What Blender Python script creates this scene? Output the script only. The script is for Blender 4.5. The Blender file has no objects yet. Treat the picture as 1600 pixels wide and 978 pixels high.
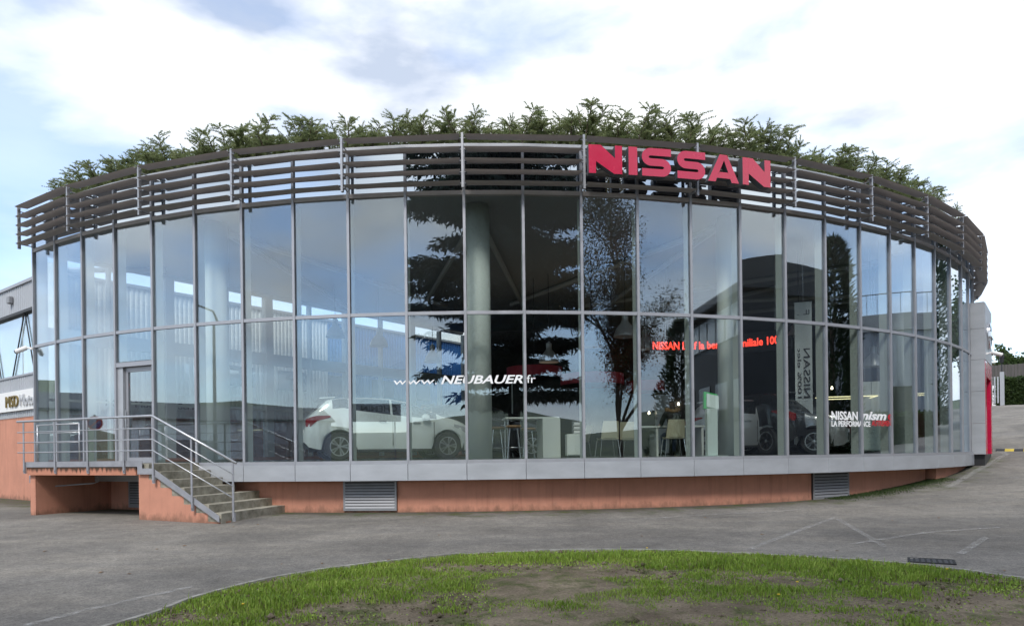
import bpy, math, random
import numpy as np
from mathutils import Vector, Matrix
sc = bpy.context.scene
C = sc.collection
R_ = math.radians

# ---------------------------------------------------------------- camera, sky, sun, exposure
CAM_H = 1.2
YAW, ROLL, FPX = 0.0273, 0.0124, 1097.3
cd = bpy.data.cameras.new('camera'); cam = bpy.data.objects.new('camera', cd); C.objects.link(cam)
cd.sensor_fit = 'HORIZONTAL'; cd.sensor_width = 36.0; cd.lens = 36.0 * FPX / 1600.0
cd.shift_y = (708.48 - 489.0) / 1600.0
cd.clip_end = 2000; cd.clip_start = 0.05
cam.matrix_world = Matrix.Translation((0, 0, CAM_H)) @ Matrix.Rotation(-YAW, 4, 'Z') @ Matrix.Rotation(R_(90), 4, 'X') @ Matrix.Rotation(-ROLL, 4, 'Z')
sc.camera = cam

SUN_EL, SUN_AZ = R_(48), R_(190)          # azimuth clockwise from +Y: behind the camera, to its left
world = bpy.data.worlds.new('World'); sc.world = world; world.use_nodes = True
nt = world.node_tree; nt.nodes.clear()
def N(t, typ, **kw):
    n = t.nodes.new(typ)
    for k, v in kw.items(): setattr(n, k, v)
    return n
out = N(nt, 'ShaderNodeOutputWorld')
sky = N(nt, 'ShaderNodeTexSky', sky_type='NISHITA', sun_disc=False)
sky.sun_elevation = SUN_EL; sky.sun_rotation = SUN_AZ; sky.air_density = 1.0; sky.dust_density = 0.3; sky.ozone_density = 3.0
bgs = N(nt, 'ShaderNodeBackground'); bgs.inputs[1].default_value = 0.15
bgc = N(nt, 'ShaderNodeBackground'); bgc.inputs[1].default_value = 0.84
tc = N(nt, 'ShaderNodeTexCoord')
mp = N(nt, 'ShaderNodeMapping'); mp.inputs['Scale'].default_value = (1.0, 1.0, 2.3); mp.inputs['Location'].default_value = (-3.7, 8.2, 0.9)
n1 = N(nt, 'ShaderNodeTexNoise'); n1.inputs['Scale'].default_value = 2.5; n1.inputs['Detail'].default_value = 7; n1.inputs['Roughness'].default_value = 0.52
n1.inputs['Distortion'].default_value = 0.25
r1 = N(nt, 'ShaderNodeMapRange'); r1.inputs[1].default_value = 0.41; r1.inputs[2].default_value = 0.60; r1.inputs[3].default_value = 0.26; r1.inputs[4].default_value = 1.0
n2 = N(nt, 'ShaderNodeTexNoise'); n2.inputs['Scale'].default_value = 3.6; n2.inputs['Detail'].default_value = 6; n2.inputs['Roughness'].default_value = 0.5
rc = N(nt, 'ShaderNodeValToRGB')
rc.color_ramp.elements[0].position = 0.32; rc.color_ramp.elements[0].color = (0.40, 0.46, 0.57, 1)
rc.color_ramp.elements[1].position = 0.62; rc.color_ramp.elements[1].color = (1.0, 1.0, 0.99, 1)
em = rc.color_ramp.elements.new(0.47); em.color = (0.80, 0.825, 0.865, 1)
mp2 = N(nt, 'ShaderNodeMapping'); mp2.inputs['Scale'].default_value = (1, 1, 2.6); mp2.inputs['Location'].default_value = (1.0, -4.1, 0.5)
mx = N(nt, 'ShaderNodeMixShader')
L = nt.links.new
L(tc.outputs['Generated'], mp.inputs[0]); L(mp.outputs[0], n1.inputs['Vector']); L(n1.outputs[0], r1.inputs[0])
L(tc.outputs['Generated'], mp2.inputs[0]); L(mp2.outputs[0], n2.inputs['Vector']); L(n2.outputs[0], rc.inputs[0])
L(sky.outputs[0], bgs.inputs[0]); L(rc.outputs[0], bgc.inputs[0]); L(r1.outputs[0], mx.inputs[0]); L(bgs.outputs[0], mx.inputs[1]); L(bgc.outputs[0], mx.inputs[2]); L(mx.outputs[0], out.inputs[0])

sd = bpy.data.lights.new('sun', 'SUN'); sd.energy = 1.5; sd.angle = R_(14); sd.color = (1.0, 0.95, 0.88)
sun = bpy.data.objects.new('sun', sd); C.objects.link(sun)
sdir = Vector((math.sin(SUN_AZ) * math.cos(SUN_EL), math.cos(SUN_AZ) * math.cos(SUN_EL), math.sin(SUN_EL)))
sun.rotation_euler = (-sdir).to_track_quat('-Z', 'Y').to_euler(); sun.location = sdir * 60

vs = sc.view_settings
vs.view_transform = 'Standard'; vs.look = 'None'; vs.gamma = 1.0; vs.use_curve_mapping = False; vs.exposure = 0.9
sc.render.engine = 'CYCLES'
cy = sc.cycles
cy.use_denoising = True; cy.max_bounces = 8; cy.diffuse_bounces = 3; cy.glossy_bounces = 4; cy.transmission_bounces = 6; cy.transparent_max_bounces = 24
cy.caustics_reflective = False; cy.caustics_refractive = False; cy.sample_clamp_indirect = 6

# ---------------------------------------------------------------- photo pixel -> direction helpers
def pray(x, y):
    c, s = math.cos(ROLL), math.sin(ROLL); dx, dy = x - 800, y - 708.48
    u = (c * dx - s * dy) / FPX; v = (s * dx + c * dy) / FPX
    return Vector((u * math.cos(YAW) + math.sin(YAW), -u * math.sin(YAW) + math.cos(YAW), -v))
def at_depth(x, y, t): return Vector((0, 0, CAM_H)) + pray(x, y) * t
def at_z(x, y, z): r = pray(x, y); return Vector((0, 0, CAM_H)) + r * ((z - CAM_H) / r.z)
def sstep(a, b, x):
    t = np.clip((x - a) / (b - a), 0, 1); return t * t * (3 - 2 * t)
def ground_z(x, y):
    x = np.asarray(x, float); y = np.asarray(y, float)
    z = -0.4 + 0.0276 * np.clip(y, -12, 14.5)
    w = 0.6 * x + 0.8 * y
    k = 0.5 * (w - 17.6 + np.sqrt((w - 17.6) ** 2 + 1.2)) * 0.075
    k2 = 0.5 * (w - 27.0 + np.sqrt((w - 27.0) ** 2 + 2.0)) * 0.058
    rise = k + k2
    rise = np.where(rise > 3.6, 3.6 + (rise - 3.6) * 0.12, rise)
    side = sstep(-6, 4, x)                       # the drive climbs on the right-hand side only
    return z + rise * side
def gz(x, y): return float(ground_z(x, y))
def at_ground(x, y):
    r = pray(x, y); t = 5.0
    for _ in range(60):
        p = Vector((0, 0, CAM_H)) + r * t
        e = p.z - gz(p.x, p.y); t += e * 2.0
        if t < 1 or t > 150: break
    return p

# ---------------------------------------------------------------- object helpers
def world_of(o):
    m = o.matrix_basis.copy()
    if o.parent: m = world_of(o.parent) @ o.matrix_parent_inverse @ m
    return m
def adopt(o, p):
    o.parent = p; o.matrix_parent_inverse = world_of(p).inverted(); return o
def tag(o, label=None, cat=None, group=None, kind=None):
    if label: o['label'] = label
    if cat: o['category'] = cat
    if group: o['group'] = group
    if kind: o['kind'] = kind
    return o
def empty(name, loc=(0, 0, 0), rz=0, label=None, cat=None, group=None):
    o = bpy.data.objects.new(name, None); C.objects.link(o); o.location = loc; o.rotation_euler = (0, 0, rz)
    o.empty_display_size = 0.2
    return tag(o, label, cat, group)
def copy_tree(o, parent=None):
    c = o.copy(); C.objects.link(c)
    if parent is not None: c.parent = parent
    for ch in [k for k in bpy.data.objects if k.parent == o]: copy_tree(ch, c)
    return c
def place(name, me, parent=None, loc=None, rz=0, smooth=False):
    """link an existing mesh as an object (world transform), under parent"""
    o = bpy.data.objects.new(name, me); C.objects.link(o)
    if loc is not None: o.location = loc
    o.rotation_euler = (0, 0, rz)
    if parent is not None: adopt(o, parent)
    return o

class MB:
    """collects shapes, builds one mesh"""
    def __init__(s): s.v = []; s.f = []; s.m = []; s.cm = 0; s.T = None
    def mat(s, i): s.cm = i; return s
    def pts(s, P):
        b = len(s.v)
        for p in P:
            p = Vector(p)
            s.v.append(tuple(s.T @ p) if s.T is not None else tuple(p))
        return b
    def face(s, idx): s.f.append(tuple(idx)); s.m.append(s.cm)
    def box(s, x0, x1, y0, y1, z0, z1, bev=0.0):
        if x0 > x1: x0, x1 = x1, x0
        if y0 > y1: y0, y1 = y1, y0
        if z0 > z1: z0, z1 = z1, z0
        if bev <= 0:
            b = s.pts([(x0, y0, z0), (x1, y0, z0), (x1, y1, z0), (x0, y1, z0), (x0, y0, z1), (x1, y0, z1), (x1, y1, z1), (x0, y1, z1)])
            for f in ((0, 3, 2, 1), (4, 5, 6, 7), (0, 1, 5, 4), (1, 2, 6, 5), (2, 3, 7, 6), (3, 0, 4, 7)): s.face([b + i for i in f])
        else:
            e = bev
            def oct_(x0, x1, y0, y1, z): return [(x0 + e, y0, z), (x1 - e, y0, z), (x1, y0 + e, z), (x1, y1 - e, z), (x1 - e, y1, z), (x0 + e, y1, z), (x0, y1 - e, z), (x0, y0 + e, z)]
            rings = [oct_(x0 + e, x1 - e, y0 + e, y1 - e, z0), oct_(x0, x1, y0, y1, z0 + e), oct_(x0, x1, y0, y1, z1 - e), oct_(x0 + e, x1 - e, y0 + e, y1 - e, z1)]
            s.rings(rings, True)
        return s
    def rings(s, rings, caps=False, closed=True):
        n = len(rings[0]); bs = [s.pts(r) for r in rings]
        for a, b in zip(bs[:-1], bs[1:]):
            for i in range(n if closed else n - 1):
                j = (i + 1) % n; s.face((a + i, a + j, b + j, b + i))
        if caps:
            s.face([bs[0] + i for i in reversed(range(n))]); s.face([bs[-1] + i for i in range(n)])
        return s
    def tube(s, path, r, n=8, caps=True):
        P = [Vector(p) for p in path]; rr = r if hasattr(r, '__len__') else [r] * len(P)
        rings = []; up = None
        for i, p in enumerate(P):
            d = (P[min(i + 1, len(P) - 1)] - P[max(i - 1, 0)]).normalized()
            if up is None: up = Vector((0, 0, 1)) if abs(d.z) < 0.9 else Vector((1, 0, 0))
            a = d.cross(up)
            if a.length < 1e-4: a = d.cross(Vector((0.3, 1, 0.2)))
            a.normalize(); b = a.cross(d).normalized(); up = b
            rings.append([p + (a * math.cos(q) + b * math.sin(q)) * rr[i] for q in [2 * math.pi * k / n for k in range(n)]])
        return s.rings(rings, caps)
    def lathe(s, prof, n=24, cx=0, cy=0, cz=0):
        rings = [[(cx + r * math.cos(2 * math.pi * k / n), cy + r * math.sin(2 * math.pi * k / n), cz + z) for k in range(n)] for r, z in prof]
        return s.rings(rings, True)
    def prism(s, poly, f0, f1):
        """poly: list of 2D points (ccw); f0/f1 map a 2D point to the back / front 3D point"""
        n = len(poly); a = s.pts([f0(p) for p in poly]); b = s.pts([f1(p) for p in poly])
        for i in range(n):
            j = (i + 1) % n; s.face((a + i, a + j, b + j, b + i))
        s.face([a + i for i in reversed(range(n))]); s.face([b + i for i in range(n)])
        return s
    def mesh(s, name, mats, smooth=False):
        me = bpy.data.meshes.new(name); me.from_pydata(s.v, [], s.f)
        for m in (mats if isinstance(mats, (list, tuple)) else [mats]): me.materials.append(m)
        if any(s.m): me.polygons.foreach_set('material_index', s.m)
        if smooth:
            me.polygons.foreach_set('use_smooth', [True] * len(me.polygons))
            if smooth != 'all': me.set_sharp_from_angle(angle=R_(38))
        me.update(); return me
    def build(s, name, mats, parent=None, smooth=False, loc=None, rz=0):
        return place(name, s.mesh(name, mats, smooth), parent, loc, rz)

def np_mesh(name, V, quads=None, tris=None, mat=None, midx=None):
    me = bpy.data.meshes.new(name); V = np.asarray(V, np.float32)
    me.vertices.add(len(V)); me.vertices.foreach_set('co', V.ravel())
    F = []; sizes = []
    if quads is not None and len(quads): F.append(np.asarray(quads, np.int32).ravel()); sizes += [4] * len(quads)
    if tris is not None and len(tris): F.append(np.asarray(tris, np.int32).ravel()); sizes += [3] * len(tris)
    loops = np.concatenate(F); sizes = np.array(sizes, np.int32)
    me.loops.add(len(loops)); me.loops.foreach_set('vertex_index', loops)
    me.polygons.add(len(sizes)); me.polygons.foreach_set('loop_start', np.concatenate([[0], np.cumsum(sizes)[:-1]]).astype(np.int32))
    for m in (mat if isinstance(mat, (list, tuple)) else [mat]): me.materials.append(m)
    if midx is not None: me.polygons.foreach_set('material_index', np.asarray(midx, np.int32))
    me.update(calc_edges=True); me.validate(); return me
def leaves(P, Dv, ln, wd, rng):
    """rhombus leaves: P base points, Dv unit directions"""
    n = len(P); A = rng.normal(size=(n, 3)); S = np.cross(Dv, A); S /= np.linalg.norm(S, axis=1)[:, None] + 1e-9
    ln = np.broadcast_to(ln, (n,))[:, None]; wd = np.broadcast_to(wd, (n,))[:, None]
    V = np.stack([P, P + Dv * ln * 0.45 + S * wd * 0.5, P + Dv * ln, P + Dv * ln * 0.45 - S * wd * 0.5], 1).reshape(-1, 3)
    return V, np.arange(4 * n).reshape(-1, 4)

# ---------------------------------------------------------------- materials
def mat(name, col, rough=0.6, metal=0.0, var=0.0, vscale=6.0, bump=0.0, bscale=60.0, spec=0.5, col2=None, alpha=1.0, emis=None, estr=0.0, stretch=None, coat=0.0):
    m = bpy.data.materials.new(name); m.use_nodes = True; t = m.node_tree; b = t.nodes['Principled BSDF']
    b.inputs['Base Color'].default_value = (*col, 1); b.inputs['Roughness'].default_value = rough; b.inputs['Metallic'].default_value = metal
    b.inputs['Specular IOR Level'].default_value = spec
    if coat: b.inputs['Coat Weight'].default_value = coat; b.inputs['Coat Roughness'].default_value = 0.04
    if emis: b.inputs['Emission Color'].default_value = (*emis, 1); b.inputs['Emission Strength'].default_value = estr
    if var > 0 or col2 is not None or bump > 0:
        g = N(t, 'ShaderNodeNewGeometry'); vec = g.outputs['Position']
        if stretch:
            q = N(t, 'ShaderNodeMapping'); q.inputs['Scale'].default_value = stretch; t.links.new(vec, q.inputs[0]); vec = q.outputs[0]
    if var > 0 or col2 is not None:
        n = N(t, 'ShaderNodeTexNoise'); n.inputs['Scale'].default_value = vscale; n.inputs['Detail'].default_value = 8; n.inputs['Roughness'].default_value = 0.62
        t.links.new(vec, n.inputs['Vector'])
        r = N(t, 'ShaderNodeValToRGB'); c2 = col2 if col2 is not None else col
        k = var
        r.color_ramp.elements[0].position = 0.32; r.color_ramp.elements[0].color = (*[max(0, c * (1 - k)) for c in col], 1)
        r.color_ramp.elements[1].position = 0.68; r.color_ramp.elements[1].color = (*[min(1, c * (1 + k)) for c in c2], 1)
        t.links.new(n.outputs[0], r.inputs[0]); t.links.new(r.outputs[0], b.inputs['Base Color'])
        rr = N(t, 'ShaderNodeMapRange'); rr.inputs[1].default_value = 0.3; rr.inputs[2].default_value = 0.7
        rr.inputs[3].default_value = max(0.02, rough - 0.12 * min(1, rough * 2)); rr.inputs[4].default_value = min(1, rough + 0.1)
        t.links.new(n.outputs[0], rr.inputs[0]); t.links.new(rr.outputs[0], b.inputs['Roughness'])
    if bump > 0:
        n3 = N(t, 'ShaderNodeTexNoise'); n3.inputs['Scale'].default_value = bscale; n3.inputs['Detail'].default_value = 4
        t.links.new(g.outputs['Position'], n3.inputs['Vector'])
        bp = N(t, 'ShaderNodeBump'); bp.inputs['Strength'].default_value = bump; bp.inputs['Distance'].default_value = 0.02
        t.links.new(n3.outputs[0], bp.inputs['Height']); t.links.new(bp.outputs[0], b.inputs['Normal'])
    return m
def glass_mat(name, f0, tint, wav=0.0, opaque=None):
    """architectural pane: Schlick reflection over straight-through transmission (or over a dark backing)"""
    m = bpy.data.materials.new(name); m.use_nodes = True; t = m.node_tree; t.nodes.clear()
    o = N(t, 'ShaderNodeOutputMaterial'); mxs = N(t, 'ShaderNodeMixShader'); gl = N(t, 'ShaderNodeBsdfGlossy')
    gl.inputs['Roughness'].default_value = 0.0; gl.inputs['Color'].default_value = (0.80, 0.90, 1.0, 1)
    if opaque is None:
        tr = N(t, 'ShaderNodeBsdfTransparent'); tr.inputs[0].default_value = (*tint, 1)
    else:
        tr = N(t, 'ShaderNodeBsdfDiffuse'); tr.inputs[0].default_value = (*opaque, 1)
    g = N(t, 'ShaderNodeNewGeometry'); nrm = g.outputs['Normal']
    if wav > 0:                                   # faint roller-wave distortion of real panes
        nz = N(t, 'ShaderNodeTexNoise'); nz.inputs['Scale'].default_value = 0.55; nz.inputs['Detail'].default_value = 1.0
        t.links.new(g.outputs['Position'], nz.inputs['Vector'])
        bp = N(t, 'ShaderNodeBump'); bp.inputs['Strength'].default_value = 1.0; bp.inputs['Distance'].default_value = wav
        t.links.new(nz.outputs[0], bp.inputs['Height']); t.links.new(bp.outputs[0], gl.inputs['Normal'])
    d = N(t, 'ShaderNodeVectorMath', operation='DOT_PRODUCT'); t.links.new(nrm, d.inputs[0]); t.links.new(g.outputs['Incoming'], d.inputs[1])
    def mth(op, a, b=None):
        n = N(t, 'ShaderNodeMath', operation=op)
        for i, x in enumerate((a, b)):
            if x is None: continue
            if isinstance(x, (int, float)): n.inputs[i].default_value = x
            else: t.links.new(x, n.inputs[i])
        return n.outputs[0]
    k = mth('POWER', mth('SUBTRACT', 1.0, mth('ABSOLUTE', d.outputs['Value'])), 2.3)
    F = mth('ADD', f0, mth('MULTIPLY', k, 0.9 - f0))
    t.links.new(F, mxs.inputs[0]); t.links.new(tr.outputs[0], mxs.inputs[1]); t.links.new(gl.outputs[0], mxs.inputs[2]); t.links.new(mxs.outputs[0], o.inputs[0])
    return m

M = {}
M['alu'] = mat('aluminium_grey', (0.36, 0.37, 0.40), 0.42, 0.35, 0.06, 3.0)
M['alu_dark'] = mat('louvre_grey', (0.36, 0.335, 0.325), 0.55, 0.0, 0.12, 2.0)
M['fascia'] = mat('fascia_grey', (0.40, 0.42, 0.45), 0.4, 0.2, 0.08, 1.6, stretch=(1, 1, 3))
M['fin'] = mat('fin_paint', (0.62, 0.68, 0.64), 0.55, 0, 0.04, 3)
M['glass'] = glass_mat('window_glass', 0.12, (0.945, 0.97, 0.96), 0.0004)
M['spandrel'] = glass_mat('spandrel_glass', 0.55, (1, 1, 1), 0.0004, opaque=(0.02, 0.022, 0.025))
M['terra'] = None
M['terra_stain'] = mat('stained_render', (0.075, 0.055, 0.042), 0.92, 0, 0.0, 7.0, 0.35, 90, 0.2, col2=(0.49, 0.225, 0.15), stretch=(2.2, 2.2, 0.35))
M['concrete'] = mat('step_concrete', (0.24, 0.225, 0.175), 0.92, 0, 0.2, 5.0, 0.5, 70, 0.2, col2=(0.38, 0.36, 0.30))
M['floor'] = mat('tile_floor', (0.20, 0.21, 0.215), 0.22, 0, 0.08, 3.0)
M['ceil'] = mat('ceiling_paint', (0.34, 0.35, 0.37), 0.85)
M['beam'] = mat('beam_paint', (0.52, 0.54, 0.55), 0.7)
M['wall_in'] = mat('inner_wall', (0.62, 0.64, 0.63), 0.85, 0, 0.04, 2)
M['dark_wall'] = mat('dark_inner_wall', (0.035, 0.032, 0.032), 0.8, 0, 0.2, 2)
M['roof'] = mat('roof_gravel', (0.16, 0.155, 0.15), 0.95, 0, 0.2, 9, 0.5, 50)
M['column'] = mat('column_paint', (0.66, 0.72, 0.69), 0.6, 0, 0.03, 3)
M['red'] = mat('sign_red', (0.52, 0.012, 0.06), 0.22, 0, 0.06, 2.5, coat=0.5)
M['letter_side'] = mat('letter_return_grey', (0.13, 0.135, 0.15), 0.45, 0.4)
M['white'] = mat('white_paint', (0.78, 0.78, 0.77), 0.5)
M['vinyl'] = mat('white_vinyl', (0.86, 0.87, 0.88), 0.6, emis=None)
M['vinyl_red'] = mat('red_vinyl', (0.55, 0.02, 0.03), 0.6)
M['steel'] = mat('galvanised_steel', (0.48, 0.49, 0.51), 0.38, 0.7, 0.12, 8)
M['steel_dull'] = mat('weathered_steel', (0.33, 0.335, 0.36), 0.55, 0.4, 0.18, 4)
M['black'] = mat('black_plastic', (0.018, 0.018, 0.02), 0.5)
M['rubber'] = mat('tyre_rubber', (0.022, 0.022, 0.022), 0.8)
M['chrome'] = mat('chrome', (0.75, 0.75, 0.76), 0.15, 1.0)
M['vent'] = mat('vent_grey', (0.27, 0.275, 0.29), 0.5, 0.3, 0.1, 5)
M['clad_white'] = mat('white_cladding', (0.78, 0.81, 0.82), 0.5, 0.0, 0.04, 1.2)
M['clad_blue'] = mat('blue_cladding', (0.025, 0.15, 0.46), 0.5, 0.05, 0.12, 1.2)
M['clad_grey'] = mat('grey_cladding', (0.40, 0.42, 0.45), 0.5, 0.1, 0.06, 1.2)

def terra_material():
    """salmon render: blotches, faint vertical water runs, splash dirt with a ragged edge near the ground"""
    m = mat('terracotta_render', (0.55, 0.262, 0.182), .92, 0, .10, 1.7, .4, 90, .2); t = m.node_tree; b = t.nodes['Principled BSDF']; src = b.inputs['Base Color'].links[0].from_socket; g = N(t, 'ShaderNodeNewGeometry'); lk = t.links.new
    def noise(sc_, st, det=7):
        mp = N(t, 'ShaderNodeMapping'); mp.inputs['Scale'].default_value = st; n = N(t, 'ShaderNodeTexNoise'); n.inputs['Scale'].default_value = sc_; n.inputs['Detail'].default_value = det; n.inputs['Roughness'].default_value = .65; lk(g.outputs['Position'], mp.inputs[0]); lk(mp.outputs[0], n.inputs['Vector']); return n.outputs[0]
    def rng_(x, a, b_, c, d):
        r = N(t, 'ShaderNodeMapRange'); r.inputs[1].default_value = a; r.inputs[2].default_value = b_; r.inputs[3].default_value = c; r.inputs[4].default_value = d; lk(x, r.inputs[0]); return r.outputs[0]
    def mixc(f, a, col):
        mx = N(t, 'ShaderNodeMix', data_type='RGBA'); lk(f, mx.inputs[0]); lk(a, mx.inputs[6]); mx.inputs[7].default_value = (*col, 1); return mx.outputs[2]
    c = mixc(rng_(noise(1.3, (7, 7, .35)), .52, .72, 0, .42), src, (.30, .125, .085))
    c = mixc(rng_(noise(2.6, (1, 1, 1)), .60, .74, 0, .35), c, (.62, .36, .28))
    sp = N(t, 'ShaderNodeSeparateXYZ'); lk(g.outputs['Position'], sp.inputs[0]); a = N(t, 'ShaderNodeMath', operation='ADD'); lk(rng_(sp.outputs['Z'], -.05, .28, .42, -.25), a.inputs[0]); lk(noise(2.2, (3, 3, 1.5)), a.inputs[1])
    c = mixc(rng_(a.outputs[0], .55, .85, 0, .62), c, (.13, .085, .06)); lk(c, b.inputs['Base Color']); return m
M['terra'] = terra_material()
def stain_material():
    """render with dark algae runs bleeding down from the slab edge"""
    m = mat('stain_gradient', (0.50, 0.225, 0.15), .92, 0, .1, 2.2, .35, 90, .2); t = m.node_tree; b = t.nodes['Principled BSDF']; src = b.inputs['Base Color'].links[0].from_socket; g = N(t, 'ShaderNodeNewGeometry')
    mp = N(t, 'ShaderNodeMapping'); mp.inputs['Scale'].default_value = (9, 9, .8); n = N(t, 'ShaderNodeTexNoise'); n.inputs['Scale'].default_value = 1.4; n.inputs['Detail'].default_value = 6; sp = N(t, 'ShaderNodeSeparateXYZ'); lk = t.links.new
    lk(g.outputs['Position'], mp.inputs[0]); lk(mp.outputs[0], n.inputs['Vector']); lk(g.outputs['Position'], sp.inputs[0])
    r = N(t, 'ShaderNodeMapRange'); r.inputs[1].default_value = .86; r.inputs[2].default_value = 1.03; r.inputs[3].default_value = -.34; r.inputs[4].default_value = .30; lk(sp.outputs['Z'], r.inputs[0])
    a = N(t, 'ShaderNodeMath', operation='ADD'); lk(r.outputs[0], a.inputs[0]); lk(n.outputs[0], a.inputs[1]); r2 = N(t, 'ShaderNodeMapRange'); r2.inputs[1].default_value = .42; r2.inputs[2].default_value = .66; r2.inputs[4].default_value = .9; lk(a.outputs[0], r2.inputs[0])
    mx = N(t, 'ShaderNodeMix', data_type='RGBA'); lk(r2.outputs[0], mx.inputs[0]); lk(src, mx.inputs[6]); mx.inputs[7].default_value = (.045, .036, .026, 1); lk(mx.outputs[2], b.inputs['Base Color']); return m
M['terra_stain'] = stain_material()
# ================================================================ THE SETTING
D0, RR, TH0, DT = 14.32414, 19.17566, -0.6533, 0.0626
CY = D0 + RR
Z_FASB, Z_SILLB, Z_FLOOR, Z_MID, Z_TOP, Z_CAP = 0.677, 1.015, 1.09, 4.078, 6.521, 7.50
def arc(th, r, z=0.0): return Vector((r * math.sin(th), CY - r * math.cos(th), z))
def th_of(i): return TH0 + DT * i
def at_arc(x, y, r):
    d = pray(x, y); a = d.x ** 2 + d.y ** 2; b = -2 * d.y * CY; c = CY * CY - r * r
    t = (-b - math.sqrt(max(0, b * b - 4 * a * c))) / (2 * a); return Vector((0, 0, CAM_H)) + d * t
def arc_theta(p): return math.atan2(p.x, CY - p.y)

# ---- asphalt
def asphalt_material():
    m = bpy.data.materials.new('worn_asphalt'); m.use_nodes = True; t = m.node_tree; b = t.nodes['Principled BSDF']; lk = t.links.new
    g = N(t, 'ShaderNodeNewGeometry')
    def noise(s, det=6, rough=0.6, vec=None, dist=0.0):
        n = N(t, 'ShaderNodeTexNoise'); n.inputs['Scale'].default_value = s; n.inputs['Detail'].default_value = det; n.inputs['Roughness'].default_value = rough; n.inputs['Distortion'].default_value = dist
        lk(vec if vec is not None else g.outputs['Position'], n.inputs['Vector']); return n.outputs[0]
    def ramp(f, p0, c0, p1, c1):
        r = N(t, 'ShaderNodeValToRGB'); r.color_ramp.elements[0].position = p0; r.color_ramp.elements[0].color = (*c0, 1); r.color_ramp.elements[1].position = p1; r.color_ramp.elements[1].color = (*c1, 1); lk(f, r.inputs[0]); return r.outputs[0]
    def mix(f, a, c, typ='MIX'):
        n = N(t, 'ShaderNodeMix', data_type='RGBA', blend_type=typ)
        for s_, v in ((n.inputs[0], f), (n.inputs[6], a), (n.inputs[7], c)):
            if isinstance(v, (int, float)): s_.default_value = v
            elif isinstance(v, tuple): s_.default_value = (*v, 1)
            else: lk(v, s_)
        return n.outputs[2]
    def mth(op, a, c=None, clamp=False):
        n = N(t, 'ShaderNodeMath', operation=op, use_clamp=clamp)
        for i, x in enumerate((a, c)):
            if x is None: continue
            if isinstance(x, (int, float)): n.inputs[i].default_value = x
            else: lk(x, n.inputs[i])
        return n.outputs[0]
    big = ramp(noise(0.35, 5, 0.6, dist=0.6), 0.34, (0.160, 0.150, 0.137), 0.66, (0.262, 0.245, 0.222))
    mp = N(t, 'ShaderNodeMapping'); mp.inputs['Scale'].default_value = (0.25, 1.6, 1); mp.inputs['Rotation'].default_value = (0, 0, 0.12); lk(g.outputs['Position'], mp.inputs[0])
    streak = ramp(noise(1.0, 5, 0.6, mp.outputs[0], 0.5), 0.40, (0.90, 0.90, 0.90), 0.70, (1.12, 1.10, 1.06))
    c = mix(1.0, big, streak, 'MULTIPLY')
    grain = ramp(noise(48, 3, 0.75), 0.3, (0.55, 0.55, 0.55), 0.72, (1.42, 1.42, 1.42))
    c = mix(1.0, c, grain, 'MULTIPLY')
    vor = N(t, 'ShaderNodeTexVoronoi'); vor.inputs['Scale'].default_value = 75; lk(g.outputs['Position'], vor.inputs['Vector'])
    spk = ramp(vor.outputs['Distance'], 0.06, (1.5, 1.48, 1.42), 0.22, (1, 1, 1)); c = mix(0.9, c, spk, 'MULTIPLY')
    mid = ramp(noise(3.5, 5, 0.65), 0.36, (0.86, 0.86, 0.86), 0.66, (1.1, 1.1, 1.08)); c = mix(1.0, c, mid, 'MULTIPLY')
    patch = ramp(noise(13, 6, 0.75), 0.34, (0.78, 0.78, 0.78), 0.68, (1.2, 1.2, 1.19)); c = mix(1.0, c, patch, 'MULTIPLY')
    # moss and wet dirt along the foot of the showroom wall
    sp = N(t, 'ShaderNodeSeparateXYZ'); lk(g.outputs['Position'], sp.inputs[0])
    yy = mth('SUBTRACT', sp.outputs['Y'], CY); rad = mth('SQRT', mth('ADD', mth('MULTIPLY', sp.outputs['X'], sp.outputs['X']), mth('MULTIPLY', yy, yy)))
    dist = mth('SUBTRACT', rad, RR - 0.35)
    wob = mth('MULTIPLY', mth('SUBTRACT', noise(1.1, 4, 0.6), 0.5), 1.7)
    d2 = mth('ADD', dist, wob)
    near = N(t, 'ShaderNodeMapRange', interpolation_type='SMOOTHSTEP'); near.inputs[1].default_value = 1.25; near.inputs[2].default_value = 0.1; lk(d2, near.inputs[0])
    dirt = mth('MULTIPLY', near.outputs[0], 0.75)
    c = mix(dirt, c, (0.055, 0.05, 0.036))
    ms = N(t, 'ShaderNodeMapRange'); ms.inputs[1].default_value = 0.47; ms.inputs[2].default_value = 0.62; lk(noise(2.3, 6, 0.7), ms.inputs[0])
    near2 = N(t, 'ShaderNodeMapRange', interpolation_type='SMOOTHSTEP'); near2.inputs[1].default_value = 1.5; near2.inputs[2].default_value = 0.3; lk(d2, near2.inputs[0])
    mossy = mth('MULTIPLY', mth('MULTIPLY', ms.outputs[0], near2.outputs[0]), 0.85)
    c = mix(mossy, c, (0.058, 0.078, 0.016))
    lk(c, b.inputs['Base Color'])
    rg = N(t, 'ShaderNodeMapRange'); rg.inputs[1].default_value = 0.3; rg.inputs[2].default_value = 0.7; rg.inputs[3].default_value = 0.72; rg.inputs[4].default_value = 0.95; lk(noise(0.9), rg.inputs[0]); lk(rg.outputs[0], b.inputs['Roughness'])
    b.inputs['Specular IOR Level'].default_value = 0.3
    bp = N(t, 'ShaderNodeBump'); bp.inputs['Strength'].default_value = 0.7; bp.inputs['Distance'].default_value = 0.012
    lk(noise(60, 4, 0.7), bp.inputs['Height']); lk(bp.outputs[0], b.inputs['Normal'])
    return m
M['asphalt'] = asphalt_material()
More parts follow.
